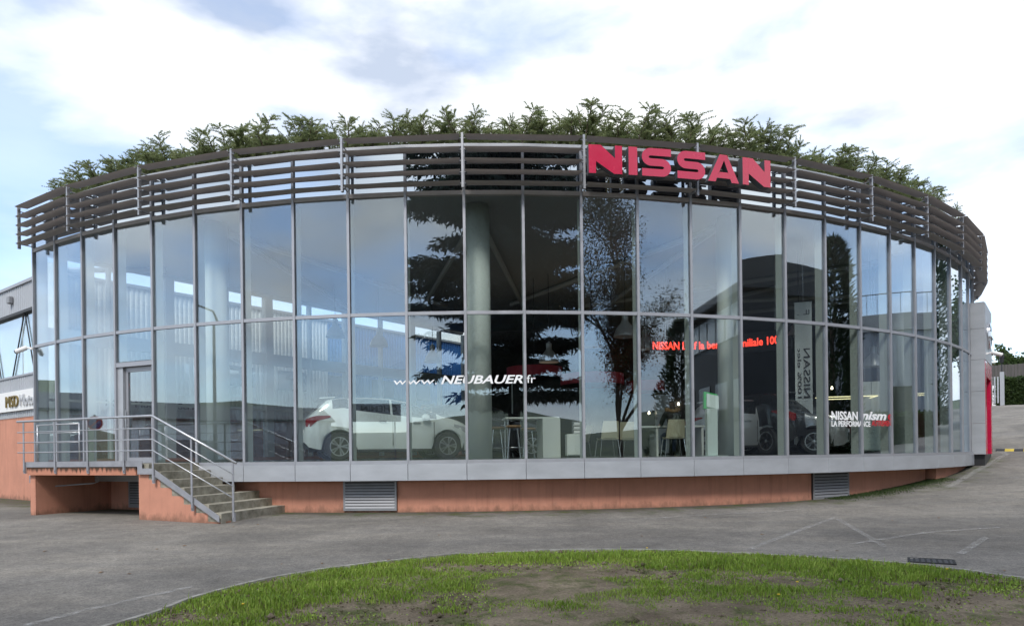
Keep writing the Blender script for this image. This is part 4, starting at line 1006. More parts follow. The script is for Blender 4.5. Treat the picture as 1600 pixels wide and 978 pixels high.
for s in (-1, 1):
    b0 = len(vb)
    vb += [(s * .17, .0, 1.0), (s * .25, .12, .80), (s * .18, .36, .775), (s * .16, .46, .77), (s * .16, .53, .768), (s * .165, .585, .765)]; rb += [.075, .058, .042, .034, .03, .018]
    eb += [(3, b0)] + [(b0 + k, b0 + k + 1) for k in range(5)]
    b1 = len(vb); vb += [(s * .10, .02, .50), (s * .13, .40, .50), (s * .13, .42, .28), (s * .13, .42, .07), (s * .13, .56, .045)]; rb += [.10, .072, .055, .042, .04]
    eb += [(0, b1)] + [(b1 + k, b1 + k + 1) for k in range(4)]
    for dx, ly in ((-.032, .57), (-.012, .61), (.01, .612), (.03, .585), (-.05 * s * s, .535)):
        b2 = len(vb); vb += [(s * .16 + dx, (ly + .53) / 2, .772), (s * .16 + dx * 1.15, ly, .758)]; rb += [.011, .009]; eb += [(b0 + 4, b2), (b2, b2 + 1)]
def pm(c):
    if c.z > 1.13: return 3
    if c.y > .45 and c.z > .6: return 2
    if c.z < .12: return 4
    if c.z < .56 and c.y > .05: return 1
    return 0
pn = empty('person', tuple(pp), 0, 'person in a dark coat with fur hood, seated at the desk, back to the glass', 'person')
skin_body('body', vb, eb, rb, [M['coat'], M['jeans'], M['skin'], M['hair'], M['black']], pm, tuple(pp), 0, pn)
b = MB(); b.T = Matrix.Translation(pp); b.tube([(.13 * math.cos(a), .03 + .09 * math.sin(a), 1.09 + .03 * math.sin(a)) for a in [2 * math.pi * k / 20 for k in range(21)]], [.05 + .012 * math.sin(k * 2.3) for k in range(21)], 8); b.build('hood_fur', M['fur'], pn, True)

# ---- red running-text display, concave
M['led'] = mat('led_red', (.3, .01, .01), .4, emis=(1.0, .055, .03), estr=1.6); M['warm'] = mat('lamp_glow', (.8, .7, .5), .5, emis=(1.0, .86, .64), estr=9); M['yring'] = mat('strip_light', (.8, .75, .5), .5, emis=(1.0, .9, .5), estr=0.9)
pc = at_depth(1124, 538, 20.0); rad = 3.4
disp = empty('led_display', tuple(pc), 0, 'black hanging display with red running text, curving behind the column', 'display')
tilt = math.atan2(pc.x, pc.y); fw = Vector((math.sin(tilt), math.cos(tilt), 0)); rt = Vector((math.cos(tilt), -math.sin(tilt), 0)); cc = pc - fw * rad
def dpt(s, z, off=0.0): a = s / rad; return cc + (fw * math.cos(a) + rt * math.sin(a)) * (rad - off) + Vector((0, 0, z))
b = MB(); b.rings([[dpt(s, -.27, 0), dpt(s, .27, 0), dpt(s, .27, -.12), dpt(s, -.27, -.12)] for s in [-1.95 + 3.9 * k / 24 for k in range(25)]], True); b.build('housing', M['black'], disp)
V, F = text_geo('NISSAN Leaf la berline familiale 100%', .21, .002, bold=.02, width=3.7); mapped('running_text', V, F, lambda v: dpt(-1.92 + v[0], -.11 + v[1], .006 + v[2]), M['led'], disp)
for s in (-1.5, 1.5): q = dpt(s, 0, -.06); MB().tube([(q.x, q.y, pc.z + .27), (q.x, q.y, 6.56)], .01, 6).build('hanger', M['steel'], disp)
# ---- hanging banner seen from behind
pb = at_depth(1256, 590, 17.6); ban = empty('banner', (pb.x, pb.y, 2.0), 0, 'white hanging banner with dark vertical lettering seen from behind', 'banner'); tb = math.atan2(pb.x, pb.y)
TB = Matrix.Translation((pb.x, pb.y, 0)) @ Matrix.Rotation(-tb, 4, 'Z')
M['cloth'] = mat('banner_cloth', (.66, .70, .70), .8)
b = MB(); b.T = TB; b.rings([[(x, .04 * math.sin(z * 2.3) + y, z) for x, y in ((-.20, 0), (.20, .03), (.20, .036), (-.20, .006))] for z in [1.85 + 3.05 * k / 20 for k in range(21)]], True); b.build('cloth', M['cloth'], ban, True)
def bt(body, h, w, xo, m):
    V, F = text_geo(body, h, .002, bold=.01, width=w); mapped('banner_lettering', V, F, lambda v: TB @ Vector((xo + (v[1]), .04 * math.sin((2.35 + v[0]) * 2.3) - .006 - v[2] + (xo + v[1] + .2) * .075, 2.5 + v[0])), m, ban)
bt('NISSAN LEAF', .15, 2.2, .0, M['darkl']); bt('100% electrique', .09, 2.1, -.14, M['darkl'])
MB().tube([TB @ Vector((0, 0.02, 4.9)), TB @ Vector((0, .02, 6.56))], .008, 6).build('cord', M['steel'], ban)
MB().tube([TB @ Vector((-.22, .05, 4.9)), TB @ Vector((.22, .07, 4.9))], .012, 6).build('rod', M['steel'], ban)
# ---- pendant lamps
M['shade'] = mat('dome_shade', (.42, .43, .44), .35, .4); M['redshade'] = mat('red_drum', (.30, .012, .03), .6)
def pendant(px, py, d, lab):
    p = at_depth(px, py, d); e = empty('pendant_lamp', tuple(p), 0, lab, 'lamp', 'dome pendant lamps'); b = MB()
    b.lathe([(.30, 0), (.29, .05), (.22, .22), (.10, .36), (.085, .40), (.085, .56), (.03, .60), (.03, .62), (.02, .60), (.06, .38), (.20, .21), (.28, .04)], 20, p.x, p.y, p.z); b.build('shade', M['shade'], e, True)
    MB().lathe([(.0, .06), (.16, .06), (.16, .09), (0, .09)], 14, p.x, p.y, p.z).build('bulb', M['warm'], e)
    MB().tube([(p.x, p.y, p.z + .61), (p.x, p.y, 6.56)], .008, 5).build('cord', M['black'], e)
GEN = 'dome pendant lamp hanging from the showroom ceiling'
for q in ((524, 527, 22), (592, 541, 22.5), (676, 566, 24), (752, 556, 22), (858, 566, 21), (925, 542, 19), (977, 526, 17.8), (1008, 546, 21), (1365, 573, 20), (1248, 524, 19)): pendant(*q, GEN)
def drum(px, py, d, r):
    p = at_depth(px, py, d); e = empty('drum_lamp', tuple(p), 0, 'wide red drum lamp hanging over the waiting area', 'lamp', 'red drum lamps'); MB().lathe([(r, 0), (r, .30), (r - .02, .30), (r - .02, 0.0)], 36, p.x, p.y, p.z).build('shade', M['redshade'], e, True)
    MB().lathe([(.001, .02), (r - .025, .02), (r - .025, .035), (.001, .035)], 36, p.x, p.y, p.z).build('diffuser', M['warm2'], e)
    MB().tube([(p.x, p.y, p.z + .036), (p.x, p.y, 6.56)], .01, 5).build('cord', M['black'], e)
M['warm2'] = mat('drum_diffuser', (.7, .66, .55), .6, emis=(1.0, .85, .6), estr=.22)
drum(835, 590, 21.5, .85); drum(925, 602, 20.0, .9); drum(1008, 612, 20.5, .55)
# ---- rectangular ring lights, and little spot lamps along the dark back wall
def ring(px, py, d, wx, wy, rz, lab):
    p = at_depth(px, py, d); e = empty('ring_light', tuple(p), 0, lab, 'lamp', 'rectangular ring lights'); T = Matrix.Translation(p) @ Matrix.Rotation(R_(rz), 4, 'Z')
    rr(MB(), T, (-wx, wx, -wy - .02, -wy, 0, .022), (-wx, wx, wy, wy + .02, 0, .022), (-wx - .02, -wx, -wy, wy, 0, .022), (wx, wx + .02, -wy, wy, 0, .022)).build('light_strip', M['yring'], e)
    for sx in (-1, 1): MB().tube([T @ Vector((sx * wx * .8, -wy - .01, .05)), T @ Vector((sx * wx * .8, -wy - .01, 6.56 - p.z))], .006, 4).build('cord', M['black'], e)
ring(1318, 622, 19.5, .75, .45, -15, 'rectangular ring light above the window lettering'); ring(1408, 618, 21.0, .8, .4, -30, 'rectangular ring light towards the entrance end')
for px, py, d in ((1060, 619, 25), (1064, 619, 25), (1028, 630, 24.5), (1033, 630, 24.5), (1060, 633, 24.5), (1300, 608, 24), (1014, 647, 24)):
    p = at_depth(px, py, d); MB().lathe([(.0, 0), (.026, .0), (.03, .05), (.02, .09), (0, .09)], 10, p.x, p.y, p.z).build('spot_lamp', M['warm'])
    o = bpy.context.scene.collection.objects[-1]; tag(o, 'tiny warm spot lamp in the dark rear of the showroom', 'lamp', 'spot lamps at the back')
# ---- furniture towards the right end
def cupboard(px, d, w, dp, h, m, lab, rz=0):
    p = floor_pt(px, d); e = empty('display_cabinet', tuple(p), 0, lab, 'cabinet'); T = Matrix.Translation(p) @ Matrix.Rotation(R_(rz), 4, 'Z')
    rr(MB(), T, (-w / 2, w / 2, -dp / 2, dp / 2, .06, h), bev=.006).build('carcass', m, e); rr(MB(), T, (-w / 2 + .02, -.004, -dp / 2 - .02, -dp / 2 - .002, .09, h - .03), (.004, w / 2 - .02, -dp / 2 - .02, -dp / 2 - .002, .09, h - .03)).build('door', m, e); rr(MB(), T, (-w / 2 + .03, w / 2 - .03, -dp / 2 + .03, dp / 2, 0, .059)).build('plinth', M['black'], e)
cupboard(1470, 23.3, .9, .5, 1.35, M['wood2'], 'oak cabinet near the entrance end of the showroom', -40); cupboard(1436, 21.4, .8, .5, 1.2, M['burg'], 'burgundy display cabinet next to the oak cabinet', -38)
cupboard(1362, 19.8, .55, .3, 2.0, M['lam'], 'tall slim white display tower behind the window lettering', -28); cupboard(1360, 18.4, .55, .4, .95, M['kiosk'], 'low pale counter under the window lettering', -24)
cupboard(1035, 23.5, .4, .25, 2.0, M['white'], 'slim white totem in the dark rear of the showroom', 0)
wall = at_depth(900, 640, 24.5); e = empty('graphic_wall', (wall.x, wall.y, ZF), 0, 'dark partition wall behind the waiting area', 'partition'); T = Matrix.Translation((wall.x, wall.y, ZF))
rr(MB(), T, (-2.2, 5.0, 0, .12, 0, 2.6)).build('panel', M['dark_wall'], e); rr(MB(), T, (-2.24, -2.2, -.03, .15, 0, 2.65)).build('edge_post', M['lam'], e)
# ================================================================ VEGETATION
def leafm(name, c, c2, rough=.6):
    m = mat(name, c, rough, 0, 0.0, 3.2, col2=c2, spec=.3); t = m.node_tree; b = t.nodes['Principled BSDF']; o = t.nodes['Material Output']
    tr = N(t, 'ShaderNodeBsdfTranslucent'); mx_ = N(t, 'ShaderNodeMixShader'); mx_.inputs[0].default_value = .5; t.links.new(b.inputs['Base Color'].links[0].from_socket, tr.inputs[0])
    t.links.new(b.outputs[0], mx_.inputs[1]); t.links.new(tr.outputs[0], mx_.inputs[2]); t.links.new(mx_.outputs[0], o.inputs[0]); return m
M['juni'] = leafm('cypress_leaf', (.16, .21, .085), (.36, .40, .20)); M['bark'] = mat('bark', (.10, .075, .055), .9, 0, .3, 8); M['bark_dark'] = mat('dark_bark', (.045, .036, .03), .9, 0, .3, 6)
M['cedar'] = leafm('cedar_needles', (.016, .028, .022), (.040, .060, .044)); M['autumn'] = leafm('autumn_leaf', (.06, .055, .018), (.16, .11, .03)); M['redleaf'] = leafm('red_leaf', (.14, .03, .015), (.26, .09, .03)); M['cyp'] = leafm('conifer_needles', (.018, .034, .016), (.045, .075, .03)); M['hedge'] = leafm('hedge_leaf', (.03, .055, .018), (.075, .12, .035))
def unit(a): return a / (np.linalg.norm(a, axis=-1, keepdims=True) + 1e-9)
def shrub_meshes(seed):
    """roof cypress shrub: a few leaning stems, side twigs with feathery scale-leaf sprays"""
    rg = np.random.default_rng(seed); st = MB(); P, Dd, LN, WD = [], [], [], []
    for s in range(9):
        a = rg.uniform(0, 6.28); lean = rg.uniform(.25, .85); h = rg.uniform(.95, 1.42); base = np.array([rg.normal(0, .10), rg.normal(0, .10), 0])
        pts = []
        for k in range(9):
            t = k / 8; pts.append(base + np.array([math.cos(a) * lean * t ** 1.4, math.sin(a) * lean * .7 * t ** 1.4, h * t]) + rg.normal(0, .018, 3))
        st.tube([tuple(p) for p in pts], [.022 * (1 - .85 * k / 8) + .003 for k in range(9)], 5)
        for q in range(33):
            t = rg.uniform(.22, 1.0) ** .8; k = min(7, int(t * 8)); p0 = pts[k] + (pts[k + 1] - pts[k]) * (t * 8 - k)
            b_ = rg.uniform(0, 6.28); d = unit(np.array([math.cos(b_) + .5 * math.cos(a), math.sin(b_) + .5 * math.sin(a), rg.uniform(.1, .9)])); ln = rg.uniform(.22, .50) * (1.15 - .55 * t)
            n = 7; tw = [p0 + d * ln * j / n + np.array([0, 0, -.05 * (j / n) ** 2]) for j in range(n + 1)]
            st.tube([tuple(x) for x in tw[::3]], [.005, .003, .002], 3)
            for j in range(1, n + 1):
                for side in range(13):
                    dd = unit(d * 1.0 + rg.normal(0, .55, 3) + np.array([0, 0, .12])); P.append(tw[j] - dd * .01); Dd.append(dd); LN.append(rg.uniform(.03, .095) * (1.15 - .4 * j / n)); WD.append(rg.uniform(.006, .011))
    V, Q = leaves(np.array(P), np.array(Dd), np.array(LN), np.array(WD), rg)
    return st.mesh('stem', M['bark']), np_mesh('foliage', V, Q, None, M['juni'])
variants = [shrub_meshes(20 + k) for k in range(6)]
rs = random.Random(11)
idx = 0.15
k = 0
while idx < 23.6:
    p = arc(th_of(idx), RR - .62 - rs.uniform(0, .25)); v = variants[k % 6]; s = rs.uniform(.82, 1.04)
    if idx < 1.2 or idx > 22: s *= .85
    e = empty('roof_shrub', (p.x, p.y, 7.2), rs.uniform(0, 6.28), 'feathery cypress shrub in the planted row along the roof edge', 'shrub', 'cypress shrubs along the roof edge'); e.scale = (s * 1.15, s * 1.15, s)
    for nm, me in zip(('stem', 'foliage'), v):
        o = bpy.data.objects.new(nm, me); C.objects.link(o); o.parent = e
    idx += rs.uniform(.40, .60); k += 1 + rs.randrange(2)

def tree_empty(name, p, label, group=None): return empty(name, tuple(p), 0, label, 'tree', group)
def gpt(x, y): return Vector((x, y, gz(x, y)))
# ---- the great cedar behind the camera, mirrored in the glass
def cedar(x, y, h, R0, seed):
    rg = np.random.default_rng(seed); base = gpt(x, y); base.z -= .1; e = tree_empty('cedar_tree', base, 'huge dark cedar with level branches mirrored in the middle of the glass')
    tr = MB(); tr.tube([(x + .25 * math.sin(t * 5) * t, y, base.z + h * t) for t in [k / 14 for k in range(15)]], [.42 * (1 - .93 * k / 14) + .02 for k in range(15)], 10)
    P, Dd = [], []
    lv = 5.2
    while lv < h - .6:
        t = lv / h; rad = R0 * (1 - max(0, t - .6) / .55) * rg.uniform(.72, 1.08); nbr = rg.integers(5, 8); a0 = rg.uniform(0, 6.28)
        for q in range(nbr):
            a = a0 + 6.283 * q / nbr + rg.normal(0, .25); L_ = rad * rg.uniform(.7, 1.1); dr = np.array([math.cos(a), math.sin(a), 0.0]); n = 10; rise = rg.uniform(-.02, .16)
            pts = [np.array([x, y, base.z + lv]) + dr * L_ * j / n + np.array([0, 0, L_ * rise * math.sin(2.2 * j / n)]) + rg.normal(0, .07, 3) * (j > 0) for j in range(n + 1)]
            tr.tube([tuple(c) for c in pts], [max(.02, .17 * (1 - t * .6) * (1 - .88 * j / n)) for j in range(n + 1)], 6)
            sd = np.array([-dr[1], dr[0], 0])
            for j in range(2, n + 1):
                for s in (-1, 1):
                    bl = L_ * .42 * (1.12 - .7 * j / n) * rg.uniform(.5, 1.1); dd = unit(dr * .7 + sd * s * rg.uniform(.5, 1.0)); m = max(3, int(bl / .26))
                    for q2 in range(m):
                        c = pts[j] + dd * bl * (q2 + rg.uniform(0, 1)) / m + np.array([0, 0, rg.normal(0, .06)])
                        nl = 16; P.append(c + rg.normal(0, 1, (nl, 3)) * np.array([.22, .22, .09])); Dd.append(unit(rg.normal(0, 1, (nl, 3)) * np.array([1, 1, .45]) + dd * .6 + np.array([0, 0, -.75])))
        lv += rg.uniform(.75, 1.35) * (1.0 if t < .6 else .7)
    P = np.concatenate(P); Dd = np.concatenate(Dd); V, Q = leaves(P, Dd, rg.uniform(.3, .75, len(P)), rg.uniform(.09, .18, len(P)), rg)
    tr.build('trunk', M['bark_dark'], e, 'all'); place('crown', np_mesh('crown', V, Q, None, M['cedar']), e)
cedar(1.7, -15.5, 27, 11.5, 3)
# ---- broadleaf tree
def broad(name, x, y, h, R0, seed, label, m, nleaf=26000, lsize=.13, trunk_r=.18, bare=.25, group=None, flat=1.0, m2=None):
    rg = np.random.default_rng(seed); base = gpt(x, y); base.z -= .1; e = tree_empty(name, base, label, group); tr = MB(); tips = []
    def grow(p, d, ln, r, lev):
        n = 5; pts = [p]; dd = d.copy()
        for k in range(n): dd = unit(dd + rg.normal(0, .10, 3) + np.array([0, 0, .03])); pts.append(pts[-1] + dd * ln / n)
        tr.tube([tuple(c) for c in pts], [r * (1 - .45 * k / n) for k in range(n + 1)], 7 if lev < 2 else 4)
        if lev >= 2: tips.append(np.array(pts[2:]))
        if lev >= 4 or ln < .35: return
        for q in range(3 if lev else 5):
            t = rg.uniform(.45, 1.0); k = min(n, int(t * n)); a = rg.uniform(0, 6.28)
            nd = unit(dd + np.array([math.cos(a), math.sin(a), rg.uniform(-.1, .5)]) * rg.uniform(.6, 1.0)); grow(pts[k], nd, ln * rg.uniform(.52, .74), r * .52, lev + 1)
        grow(pts[-1], unit(dd + rg.normal(0, .15, 3)), ln * .72, r * .55, lev + 1)
    grow(np.array([x, y, base.z]), np.array([0, 0, 1.0]), h * .36, trunk_r, 0)
    T = np.concatenate(tips); ctr = np.array([x, y, base.z]); ex = np.abs(T[:, :2] - ctr[:2]).max(); hz = (T[:, 2] - base.z).max()
    sx, sz = R0 / ex, h / hz
    tr.v = [(x + (q[0] - x) * sx, y + (q[1] - y) * sx, base.z + (q[2] - base.z) * sz) for q in tr.v]
    T = ctr + (T - ctr) * np.array([sx, sx, sz]); P = T[rg.integers(0, len(T), nleaf)] + rg.normal(0, .22 * R0 / 3, (nleaf, 3)); Dd = unit(rg.normal(0, 1, (nleaf, 3)) + np.array([0, 0, -.4]))
    V, Q = leaves(P, Dd, rg.uniform(.7, 1.3, nleaf) * lsize, rg.uniform(.5, .9, nleaf) * lsize, rg)
    mi = None
    if m2 is not None: mi = ((P[:, 2] < base.z + h * .42) & (rg.uniform(size=nleaf) < .55)).astype(int)
    tr.build('trunk', M['bark'], e, 'all'); place('crown', np_mesh('crown', V, Q, None, [m] + ([m2] if m2 else []), mi), e)
broad('birch_tree', 11.4, -3.8, 18, 4.6, 5, 'loose autumn tree with small brown leaves mirrored beside the cedar', M['autumn'], 95000, .095, .2, m2=M['redleaf'])
# ---- narrow conifers
def conifer(x, y, h, R0, seed, label, n=9000, group=None):
    rg = np.random.default_rng(seed); base = gpt(x, y); base.z -= .1; e = tree_empty('cypress_tree', base, label, group); tr = MB(); tr.tube([(x, y, base.z), (x + .05, y, base.z + h * .5), (x, y, base.z + h * .97)], [.16, .09, .01], 7)
    t = rg.uniform(.03, 1, n) ** 1.15; a = rg.uniform(0, 6.283, n); lump = 1 + .28 * np.sin(a * 3 + t * 17) + .18 * np.sin(a * 5 - t * 31); r = R0 * np.sqrt(np.clip(1 - t, 0, 1)) * np.clip(.25 + t * 6, 0, 1) * lump * rg.uniform(.35, 1.0, n) ** .5
    P = np.stack([x + r * np.cos(a), y + r * np.sin(a), base.z + .3 + t * (h - .4) + .0 * r], 1); Dd = unit(np.stack([np.cos(a), np.sin(a), rg.uniform(.2, 1.6, n)], 1) + rg.normal(0, .3, (n, 3)))
    V, Q = leaves(P, Dd, rg.uniform(.18, .42, n), rg.uniform(.05, .10, n), rg); tr.build('trunk', M['bark'], e, 'all'); place('crown', np_mesh('crown', V, Q, None, M['cyp']), e)
conifer(19.3, -5.2, 9.2, 1.6, 31, 'slim conifer mirrored in the glass beside the red running display')
conifer(21.4, 12.9, 9.6, 1.25, 32, 'dark cypress mirrored in the glass above the window lettering'); conifer(22.6, 14.4, 9.2, 1.1, 33, 'second dark cypress mirrored just beside the first above the lettering')
conifer(27.0, 24.4, 10.5, 1.7, 34, 'tall conifer mirrored in the glass near the entrance portal')
broad('roadside_tree', 31, 31.5, 8, 3.0, 37, 'green tree mirrored in the last panes before the portal', M['hedge'], 14000, .2, .2)
# ---- buildings on the far side of the drive, seen only as reflections
M['dark_roof'] = mat('dark_roof', (.05, .05, .055), .6, 0, .2, 1.5); M['pale_wall'] = mat('pale_render', (.42, .42, .41), .85, 0, .08, 1.0)
def simple_T(x, y, deg): return Matrix.Translation((x, y, gz(x, y) - .3)) @ Matrix.Rotation(R_(deg), 4, 'Z')
T = simple_T(31, -8, 118); e = empty('barrel_roof_hall', (31, -8, gz(31, -8)), 0, 'low hall with a curved dark roof mirrored above the red running display', 'building')
M['hall_wall'] = mat('hall_wall', (.07, .07, .075), .7, 0, .2, 1.0)
rr(MB(), T, (-9, 17, -5, 5, 0, 7.4)).build('wall', M['hall_wall'], e)
b = MB(); b.T = T; b.rings([[(x, 5.4 * math.cos(q), 9.55 + 1.5 * math.sin(q)) for q in [math.pi * k / 16 for k in range(17)]] + [(x, -5.4, 9.45), (x, 5.4, 9.45)] for x in (-9.4, 17.4)], True); b.build('roof', M['dark_roof'], e)
rr(MB(), T, (-9, 17, -4.9, 4.9, 7.4, 9.45)).build('upper_wall', M['dark_roof'], e)
for k in range(18): rr(MB(), T, (-8.5 + k * 1.4, -7.35 + k * 1.4, 4.9, 5.02, 7.7, 9.2)).build('window', M['clad_white'], e)
for k in range(9): rr(MB(), T, (-8 + k * 2.7, -6.2 + k * 2.7, 5.0, 5.05, 3.6, 5.6)).build('window', M['carglass'], e)
T = simple_T(33, 14, 90); e = empty('terrace_building', (33, 14, gz(33, 14)), 0, 'grey ribbed building with a railed roof terrace mirrored beside the cypresses', 'building')
b = MB(); b.T = T; x = -7; prof = []
while x < 13: prof += [(x, 0), (x + .12, .10), (x + .4, .10), (x + .52, 0)]; x += .66
b.rings([[(q, y, z) for q, y in prof + [(13, -.1), (13, -8), (-7, -8)]] for z in (0, 6.6)], True); b.build('wall', M['clad_grey'], e)
rr(MB(), T, (-7.1, 13.1, -8, .2, 6.61, 7.5)).build('parapet', M['pale_wall'], e); b = MB(); b.T = T
b.tube([(-7, .1, 8.6), (13, .1, 8.6)], .03, 6); [b.tube([(-7 + .5 * k, .1, 7.5), (-7 + .5 * k, .1, 8.6)], .014, 4) for k in range(41)]; b.build('roof_railing', M['vent'], e)
rr(MB(), T, (3, 6, .1, .16, 1.5, 3.6)).build('window', M['carglass'], e)
def leaf_box(name, T, x0, x1, y0, y1, z0, z1, n, m, seed, label, cat='hedge', group=None, ls=.10):
    rg = np.random.default_rng(seed); P = rg.uniform([x0, y0, z0], [x1, y1, z1], (n, 3)); ax_ = rg.integers(0, 5, n)
    P[ax_ == 0, 1] = y0; P[ax_ == 1, 1] = y0; P[ax_ == 2, 2] = z1; P[ax_ == 3, 1] = y1
    P += rg.normal(0, .05, P.shape); Dd = unit(rg.normal(0, 1, (n, 3)) + np.array([0, 0, .4])); V, Q = leaves(P, Dd, rg.uniform(.7, 1.4, n) * ls, rg.uniform(.5, .8, n) * ls, rg)
    V = np.array([tuple(T @ Vector(v)) for v in V]); o_ = T @ Vector(((x0 + x1) / 2, (y0 + y1) / 2, z0)); e = empty(name, tuple(o_), 0, label, cat, group)
    rr(MB(), T, (x0 + .1, x1 - .1, y0 + .1, y1 - .1, z0, z1 - .1)).build('hedge_core', m, e); place('foliage', np_mesh('foliage', V, Q, None, m), e); return e
leaf_box('hedge', simple_T(29, 14, 90), -6, 11, -.5, .5, 0, 2.2, 9000, M['hedge'], 51, 'clipped hedge mirrored low in the glass under the terrace building', ls=.22)
# low sheds and fence far to the left, mirrored behind the steps
for k, (x, y, deg, w, h, lab, m) in enumerate(((-52, -6, -80, 26, 5.2, 'long pale shed mirrored low in the left-hand panes', 'clad_white'), (-46, -34, -50, 18, 6.0, 'grey gabled shed mirrored low in the left-hand panes', 'clad_grey'), (-58, 26, -100, 20, 5.5, 'pale flat shed mirrored in the end panes by the corner', 'pale_wall'))):
    T = simple_T(x, y, deg); e = empty('shed', (x, y, gz(x, y)), 0, lab, 'building'); b = MB(); b.T = T; q = -w / 2; prof = []
    while q < w / 2 - .2: prof += [(q, 0), (q + .15, .08), (q + .5, .08), (q + .65, 0)]; q += .9
    b.rings([[(x_, y_, z) for x_, y_ in prof + [(w / 2, -.1), (w / 2, -10), (-w / 2, -10)]] for z in (0, h)], True); b.build('wall', M[m], e)
    b = MB(); b.T = T; b.prism([(-10.3, h + .01), (.4, h + .01), (.4, h + .2), (-5, h + 1.9), (-10.3, h + .2)], lambda p_: (-w / 2 - .3, p_[0], p_[1]), lambda p_: (w / 2 + .3, p_[0], p_[1])); b.build('roof', M['dark_roof'], e)
    for j in range(3): rr(MB(), T, (-w / 2 + 2 + j * w / 3.2, -w / 2 + 5 + j * w / 3.2, .09, .14, 0, 3.6)).build('roller_door', M['vent'], e)
# roadside board mirrored on the white car
pz_ = gpt(-8.6, 0.4); e = empty('roadside_board', tuple(pz_), 0, 'grey roadside board mirrored on the flank of the white hatchback', 'sign'); TBd = Matrix.Translation(pz_) @ Matrix.Rotation(R_(180 - 24), 4, 'Z')
rr(MB(), TBd, (-1.15, 1.15, 0, .06, 3.0, 3.75)).build('board', M['clad_grey'], e)
for s in (-.9, .9): MB().tube([TBd @ Vector((s, .12, -.1)), TBd @ Vector((s, .12, 3.6))], .03, 8).build('post', M['steel_dull'], e)
for body, z in (('CHEMIN', 3.43), ('AUTOMOBILE', 3.08)):
    V, F = text_geo(body, .24, .004, bold=.02, width=1.5 if body == 'CHEMIN' else 2.0); mapped('board_lettering', V, F, lambda v, z=z: TBd @ Vector((-1.0 + v[0], -.008 - v[2], z + v[1])), M['darkl'], e)
# no-parking sign mirrored near the door
pz_ = gpt(-14.2, 16.4); e = empty('no_parking_sign', tuple(pz_), 0, 'round red and blue no parking sign mirrored beside the glass door', 'sign'); M['blue'] = mat('sign_blue', (.02, .05, .30), .4)
TS = Matrix.Translation(pz_) @ Matrix.Rotation(R_(92), 4, 'Z'); MB().tube([TS @ Vector((0, .05, -.1)), TS @ Vector((0, .05, 2.5))], .03, 8).build('post', M['steel'], e)
b = MB(); b.T = TS @ Matrix.Translation((0, 0, 2.25)) @ Matrix.Rotation(R_(90), 4, 'X'); b.lathe([(.001, 0), (.21, 0), (.21, .015), (.001, .015)], 28); b.build('disc', M['vinyl_red'], e)
b = MB(); b.T = TS @ Matrix.Translation((0, -.018, 2.25)) @ Matrix.Rotation(R_(90), 4, 'X'); b.lathe([(.001, 0), (.16, 0), (.16, .004), (.001, .004)], 28); b.build('blue_field', M['blue'], e)
b = MB(); b.T = TS @ Matrix.Translation((0, -.026, 2.25)) @ Matrix.Rotation(R_(45), 4, 'Y'); b.box(-.16, .16, -.004, 0, -.02, .02); b.build('bar', M['vinyl_red'], e)
# street lamp mirrored in the upper left panes
pz_ = gpt(-20, 6); e = empty('street_lamp', tuple(pz_), 0, 'street lamp with a flat head mirrored in the upper left panes', 'lamp'); TL_ = Matrix.Translation(pz_)
MB().tube([TL_ @ Vector((0, 0, 0)), TL_ @ Vector((0, 0, 7.4)), TL_ @ Vector((.1, .25, 7.75)), TL_ @ Vector((.3, 1.1, 7.85))], [.09, .06, .05, .04], 8).build('pole', M['steel_dull'], e, 'all')
b = MB(); b.T = TL_ @ Matrix.Translation((.38, 1.45, 7.86)) @ Matrix.Rotation(R_(70), 4, 'Z'); b.rings([[(x, .16 * s * math.cos(q), .07 * s * math.sin(q)) for q in [2 * math.pi * k / 10 for k in range(10)]] for x, s in ((-.4, .4), (-.2, 1), (.2, 1), (.42, .3))], True); b.build('lamp_head', M['vent'], e, True)

# ================================================================ RIGHT BACKGROUND: hedge, timber fence, gate, trees
def road_pt(px, t): p = at_depth(px, 640, t); return Vector((p.x, p.y, gz(p.x, p.y)))
h0, h1 = road_pt(1556, 44), road_pt(1700, 42); d = (h1 - h0); dg = math.degrees(math.atan2(d.y, d.x)); ln = math.hypot(d.x, d.y)
TH_ = Matrix.Translation((h0.x, h0.y, min(h0.z, h1.z) - .3)) @ Matrix.Rotation(R_(dg), 4, 'Z')
leaf_box('hedge', TH_, 0, ln, -.5, .6, 0, 2.05, 16000, M['hedge'], 61, 'clipped green hedge at the top of the sloping drive', ls=.13)
f0, f1 = road_pt(1540, 49), road_pt(1700, 46); d = f1 - f0; ln = math.hypot(d.x, d.y); TF = Matrix.Translation((f0.x, f0.y, min(f0.z, f1.z))) @ Matrix.Rotation(math.atan2(d.y, d.x), 4, 'Z')
M['oldwood'] = mat('weathered_boards', (.09, .082, .078), .85, 0, .3, 3, .3, 30, stretch=(1, 1, .15))
fence = empty('timber_fence', (f0.x, f0.y, min(f0.z, f1.z)), 0, 'tall weathered grey board fence on a white base behind the hedge', 'fence'); rr(MB(), TF, (0, ln, 0, .2, -.5, 1.75)).build('base_wall', M['white'], fence)
rs = random.Random(5); x = 0; rr(MB(), TF, (0, ln, .06, .10, 1.9, 2.0), (0, ln, .06, .10, 2.9, 3.0)).build('rail', M['oldwood'], fence)
bm_ = bx_mesh('board', M['oldwood'], (-.085, .085, -.012, .012, 0, 1.35)); base_rz = math.atan2(d.y, d.x)
while x < min(ln, 12):
    p = TF @ Vector((x + .09, .04, 1.78 + rs.uniform(-.01, .02))); place('board', bm_, fence, p, base_rz + rs.uniform(-.04, .04)); x += .185
